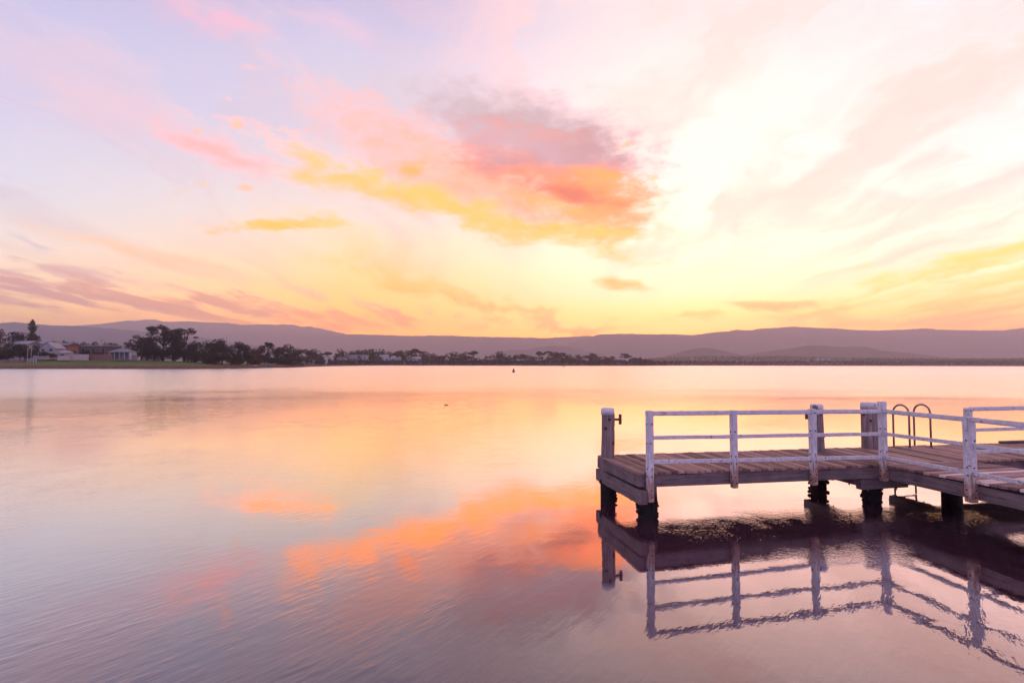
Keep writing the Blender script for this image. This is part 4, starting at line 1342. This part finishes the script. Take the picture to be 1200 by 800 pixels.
def pole(px, top, base, Y, rad, name, label, cat, mat, arms=(), group=None):
    p = far(px, base, Y)
    h = (base - top) / F * Y
    r = empty(name, p)
    mb = MB()
    mb.tube([(0, 0, -0.5), (0, 0, h)], [rad, rad * 0.6], 8)
    mb.build('pole', mat, r)
    for (z, L) in arms:
        mb = MB()
        mb.box(-L / 2, L / 2, -0.08, 0.08, h * z - 0.1, h * z + 0.1)
        mb.build('crossarm', mat, r)
    return tag(r, label, cat, group)


POLEM = plain('pole_grey', (0.30, 0.24, 0.25), (0.40, 0.33, 0.34), 2.0)
pole(32.6, 407, 424, 272, 0.16, 'flagpole', 'thin pale pole on the lawn, the left of two', 'pole', POLEM)
pole(36.6, 406.5, 421, 280, 0.16, 'flagpole', 'thin pale pole on the lawn, the right of two', 'pole', POLEM)
pole(119, 397.2, 419, 340, 0.22, 'power_pole', 'power pole with crossarm behind the long low building', 'power pole', POLEM, ((0.93, 2.2),))
pole(100.3, 401, 419, 345, 0.2, 'power_pole', 'short pale pole over the middle of the flat roof', 'power pole', POLEM)
pole(114.5, 401, 419, 345, 0.2, 'power_pole', 'short pale pole just left of the power pole with crossarm', 'power pole', POLEM)
pole(265.3, 393, 428, 345, 0.16, 'mast', 'thin pale mast rising through the olive trees', 'mast', WALL_W)
pole(311.2, 427.6, 431.4, 330, 0.2, 'mooring_post', 'short dark post in the water off the point', 'post', M_BARK)

# boat shed roof and a pulled-up dinghy on the point
r = empty('boat_shelter', far(313, 429.2, 352))
mb = MB()
mb.box(-4.4, 4.4, 0, 4.5, 1.55, 1.85)
mb.build('roof', plain('blue_grey_roof', (0.34, 0.33, 0.44), (0.44, 0.42, 0.54), 0.8), r)
for x in (-4.0, 0, 4.0):
    for y in (0.3, 4.1):
        mb = MB()
        mb.tube([(x, y, -0.4), (x, y, 1.55)], 0.1, 8)
        mb.build('post', M_BARK, r)
tag(r, 'low blue grey flat roofed shelter at the waterside under dark trees', 'shelter')


def hull(mb, L, B, H):
    n = 9
    rows = []
    for i in range(n):
        u = i / (n - 1)
        x = (u - 0.5) * L
        b_ = B / 2 * (1 - max(0, (u - 0.45) / 0.55) ** 2.2) * (0.82 + 0.18 * min(1, u * 4))
        sh = H * (1 + 0.35 * u * u)
        rows.append([(x, -b_, sh), (x, -b_ * 0.75, sh * 0.35), (x, 0, 0), (x, b_ * 0.75, sh * 0.35), (x, b_, sh), (x, b_ * 0.85, sh * 0.95), (x, 0, sh * 0.45), (x, -b_ * 0.85, sh * 0.95)])
    vr = [[mb.bm.verts.new(p) for p in r_] for r_ in rows]
    for a, b_ in zip(vr, vr[1:]):
        for k in range(8):
            mb.bm.faces.new((a[k], a[(k + 1) % 8], b_[(k + 1) % 8], b_[k]))
    mb.bm.faces.new(list(reversed(vr[0])))


r = empty('dinghy', far(298, 429.0, 318), 0.3)
mb = MB()
hull(mb, 3.6, 1.5, 0.75)
mb.build('hull', WALL_W, r)
mb = MB()
mb.box(-0.5, -0.2, -0.6, 0.6, 0.5, 0.56)
mb.build('seat', TIMB, r)
tag(r, 'small white dinghy pulled up under the russet waterside tree', 'boat')

# channel markers
MARK = plain('marker_paint_dark', (0.05, 0.035, 0.03), (0.10, 0.07, 0.06), 3.0)


def lathe(mb, prof, seg=16, mi=0):
    rings = [[mb.bm.verts.new((r_ * math.cos(2 * math.pi * k / seg), r_ * math.sin(2 * math.pi * k / seg), z)) for k in range(seg)] for r_, z in prof]
    for a, b_ in zip(rings, rings[1:]):
        for k in range(seg):
            f = mb.bm.faces.new((a[k], a[(k + 1) % seg], b_[(k + 1) % seg], b_[k]))
            f.material_index = mi


r = empty('buoy', (0.6, 193, 0))
mb = MB()
lathe(mb, [(0.001, -0.5), (0.72, -0.5), (0.78, 0.0), (0.76, 0.3), (0.6, 0.42), (0.001, 0.42)])
mb.build('float', MARK, r)
mb = MB()
lathe(mb, [(0.5, 0.4), (0.42, 0.8), (0.24, 1.3), (0.2, 1.45), (0.001, 1.46)])
mb.build('tower', MARK, r)
mb = MB()
lathe(mb, [(0.001, 1.45), (0.14, 1.46), (0.17, 1.62), (0.1, 1.76), (0.001, 1.78)])
mb.build('lantern', MARK, r)
r.location, r.scale = (0.6, 193, 0), (0.8, 0.8, 0.78)
tag(r, 'dark conical channel buoy floating alone on the golden water', 'buoy')
r = empty('channel_marker', ((661 - 600) / F * 450, 450, 0))
mb = MB()
mb.tube([(0, 0, -1), (0, 0, 1.5)], 0.22, 8)
mb.build('post', MARK, r)
mb = MB()
mb.box(-0.6, 0.6, -0.08, 0.08, 1.0, 1.9)
mb.build('topmark', MARK, r)
tag(r, 'tiny dark marker post near the far shore, right of the buoy', 'marker')

# a waterbird swimming
FEATH = plain('dark_feathers', (0.20, 0.14, 0.09), (0.34, 0.24, 0.14), 20.0)
Yb = 38.5
mb = MB()
bb = bmesh.new()
bmesh.ops.create_uvsphere(bb, u_segments=14, v_segments=8, radius=1.0)
for v in bb.verts:
    x, y, z = v.co
    v.co = Vector((x * 0.13 * (1.0 if x < 0 else 1.1), y * 0.07, z * 0.045 + 0.02 + max(0, x) * 0.03))
mb.take(bb)
mb.tube([(-0.08, 0, 0.03), (-0.125, 0, 0.07), (-0.12, 0, 0.115), (-0.135, 0, 0.13), (-0.16, 0, 0.127), (-0.195, 0, 0.12)], [0.03, 0.02, 0.017, 0.023, 0.015, 0.004], 10)
tag(mb.build('waterbird', FEATH, None, ((523.5 - 600) / F * Yb, Yb, -0.012)), 'small dark bird swimming low on the still water', 'bird')

# dry reeds at the bottom right corner, on the near bank side
REED = plain('dry_reed', (0.20, 0.09, 0.09), (0.34, 0.17, 0.16), 30.0)
mb = MB()
for (x, y, tx, ty, h) in ((4.62, 4.86, 0.10, 0.0, 0.62), (4.66, 4.9, 0.16, 0.02, 0.58), (4.72, 4.84, 0.10, -0.03, 0.66)):
    mb.tube([(x - 4.66, y - 4.88, -0.3), (x - 4.66 + tx * 0.4, y - 4.88 + ty * 0.4, h * 0.5), (x - 4.66 + tx, y - 4.88 + ty, h)], [0.006, 0.005, 0.002], 6)
tag(mb.build('reed_clump', REED, None, (4.66, 4.88, 0)), 'few thin reddish dry reeds in the bottom right corner', 'reeds')

# ------------------------------------------------------------------ the evening haze
HAZE_G, HAZE_COL = 0.55, (0.95, 0.885, 1.0, 1)
hm, t = material('evening_haze')
pv = t.n('ShaderNodeVolumePrincipled', {'Color': HAZE_COL, 'Density': HAZE_D, 'Anisotropy': HAZE_G})
t.n('ShaderNodeOutputMaterial', {'Volume': pv.outputs[0]})
mb = MB()
mb.box(-11500, 11500, -3000, 8200, -2.5, HAZE_TOP)
tag(mb.build('haze', hm), kind='stuff')
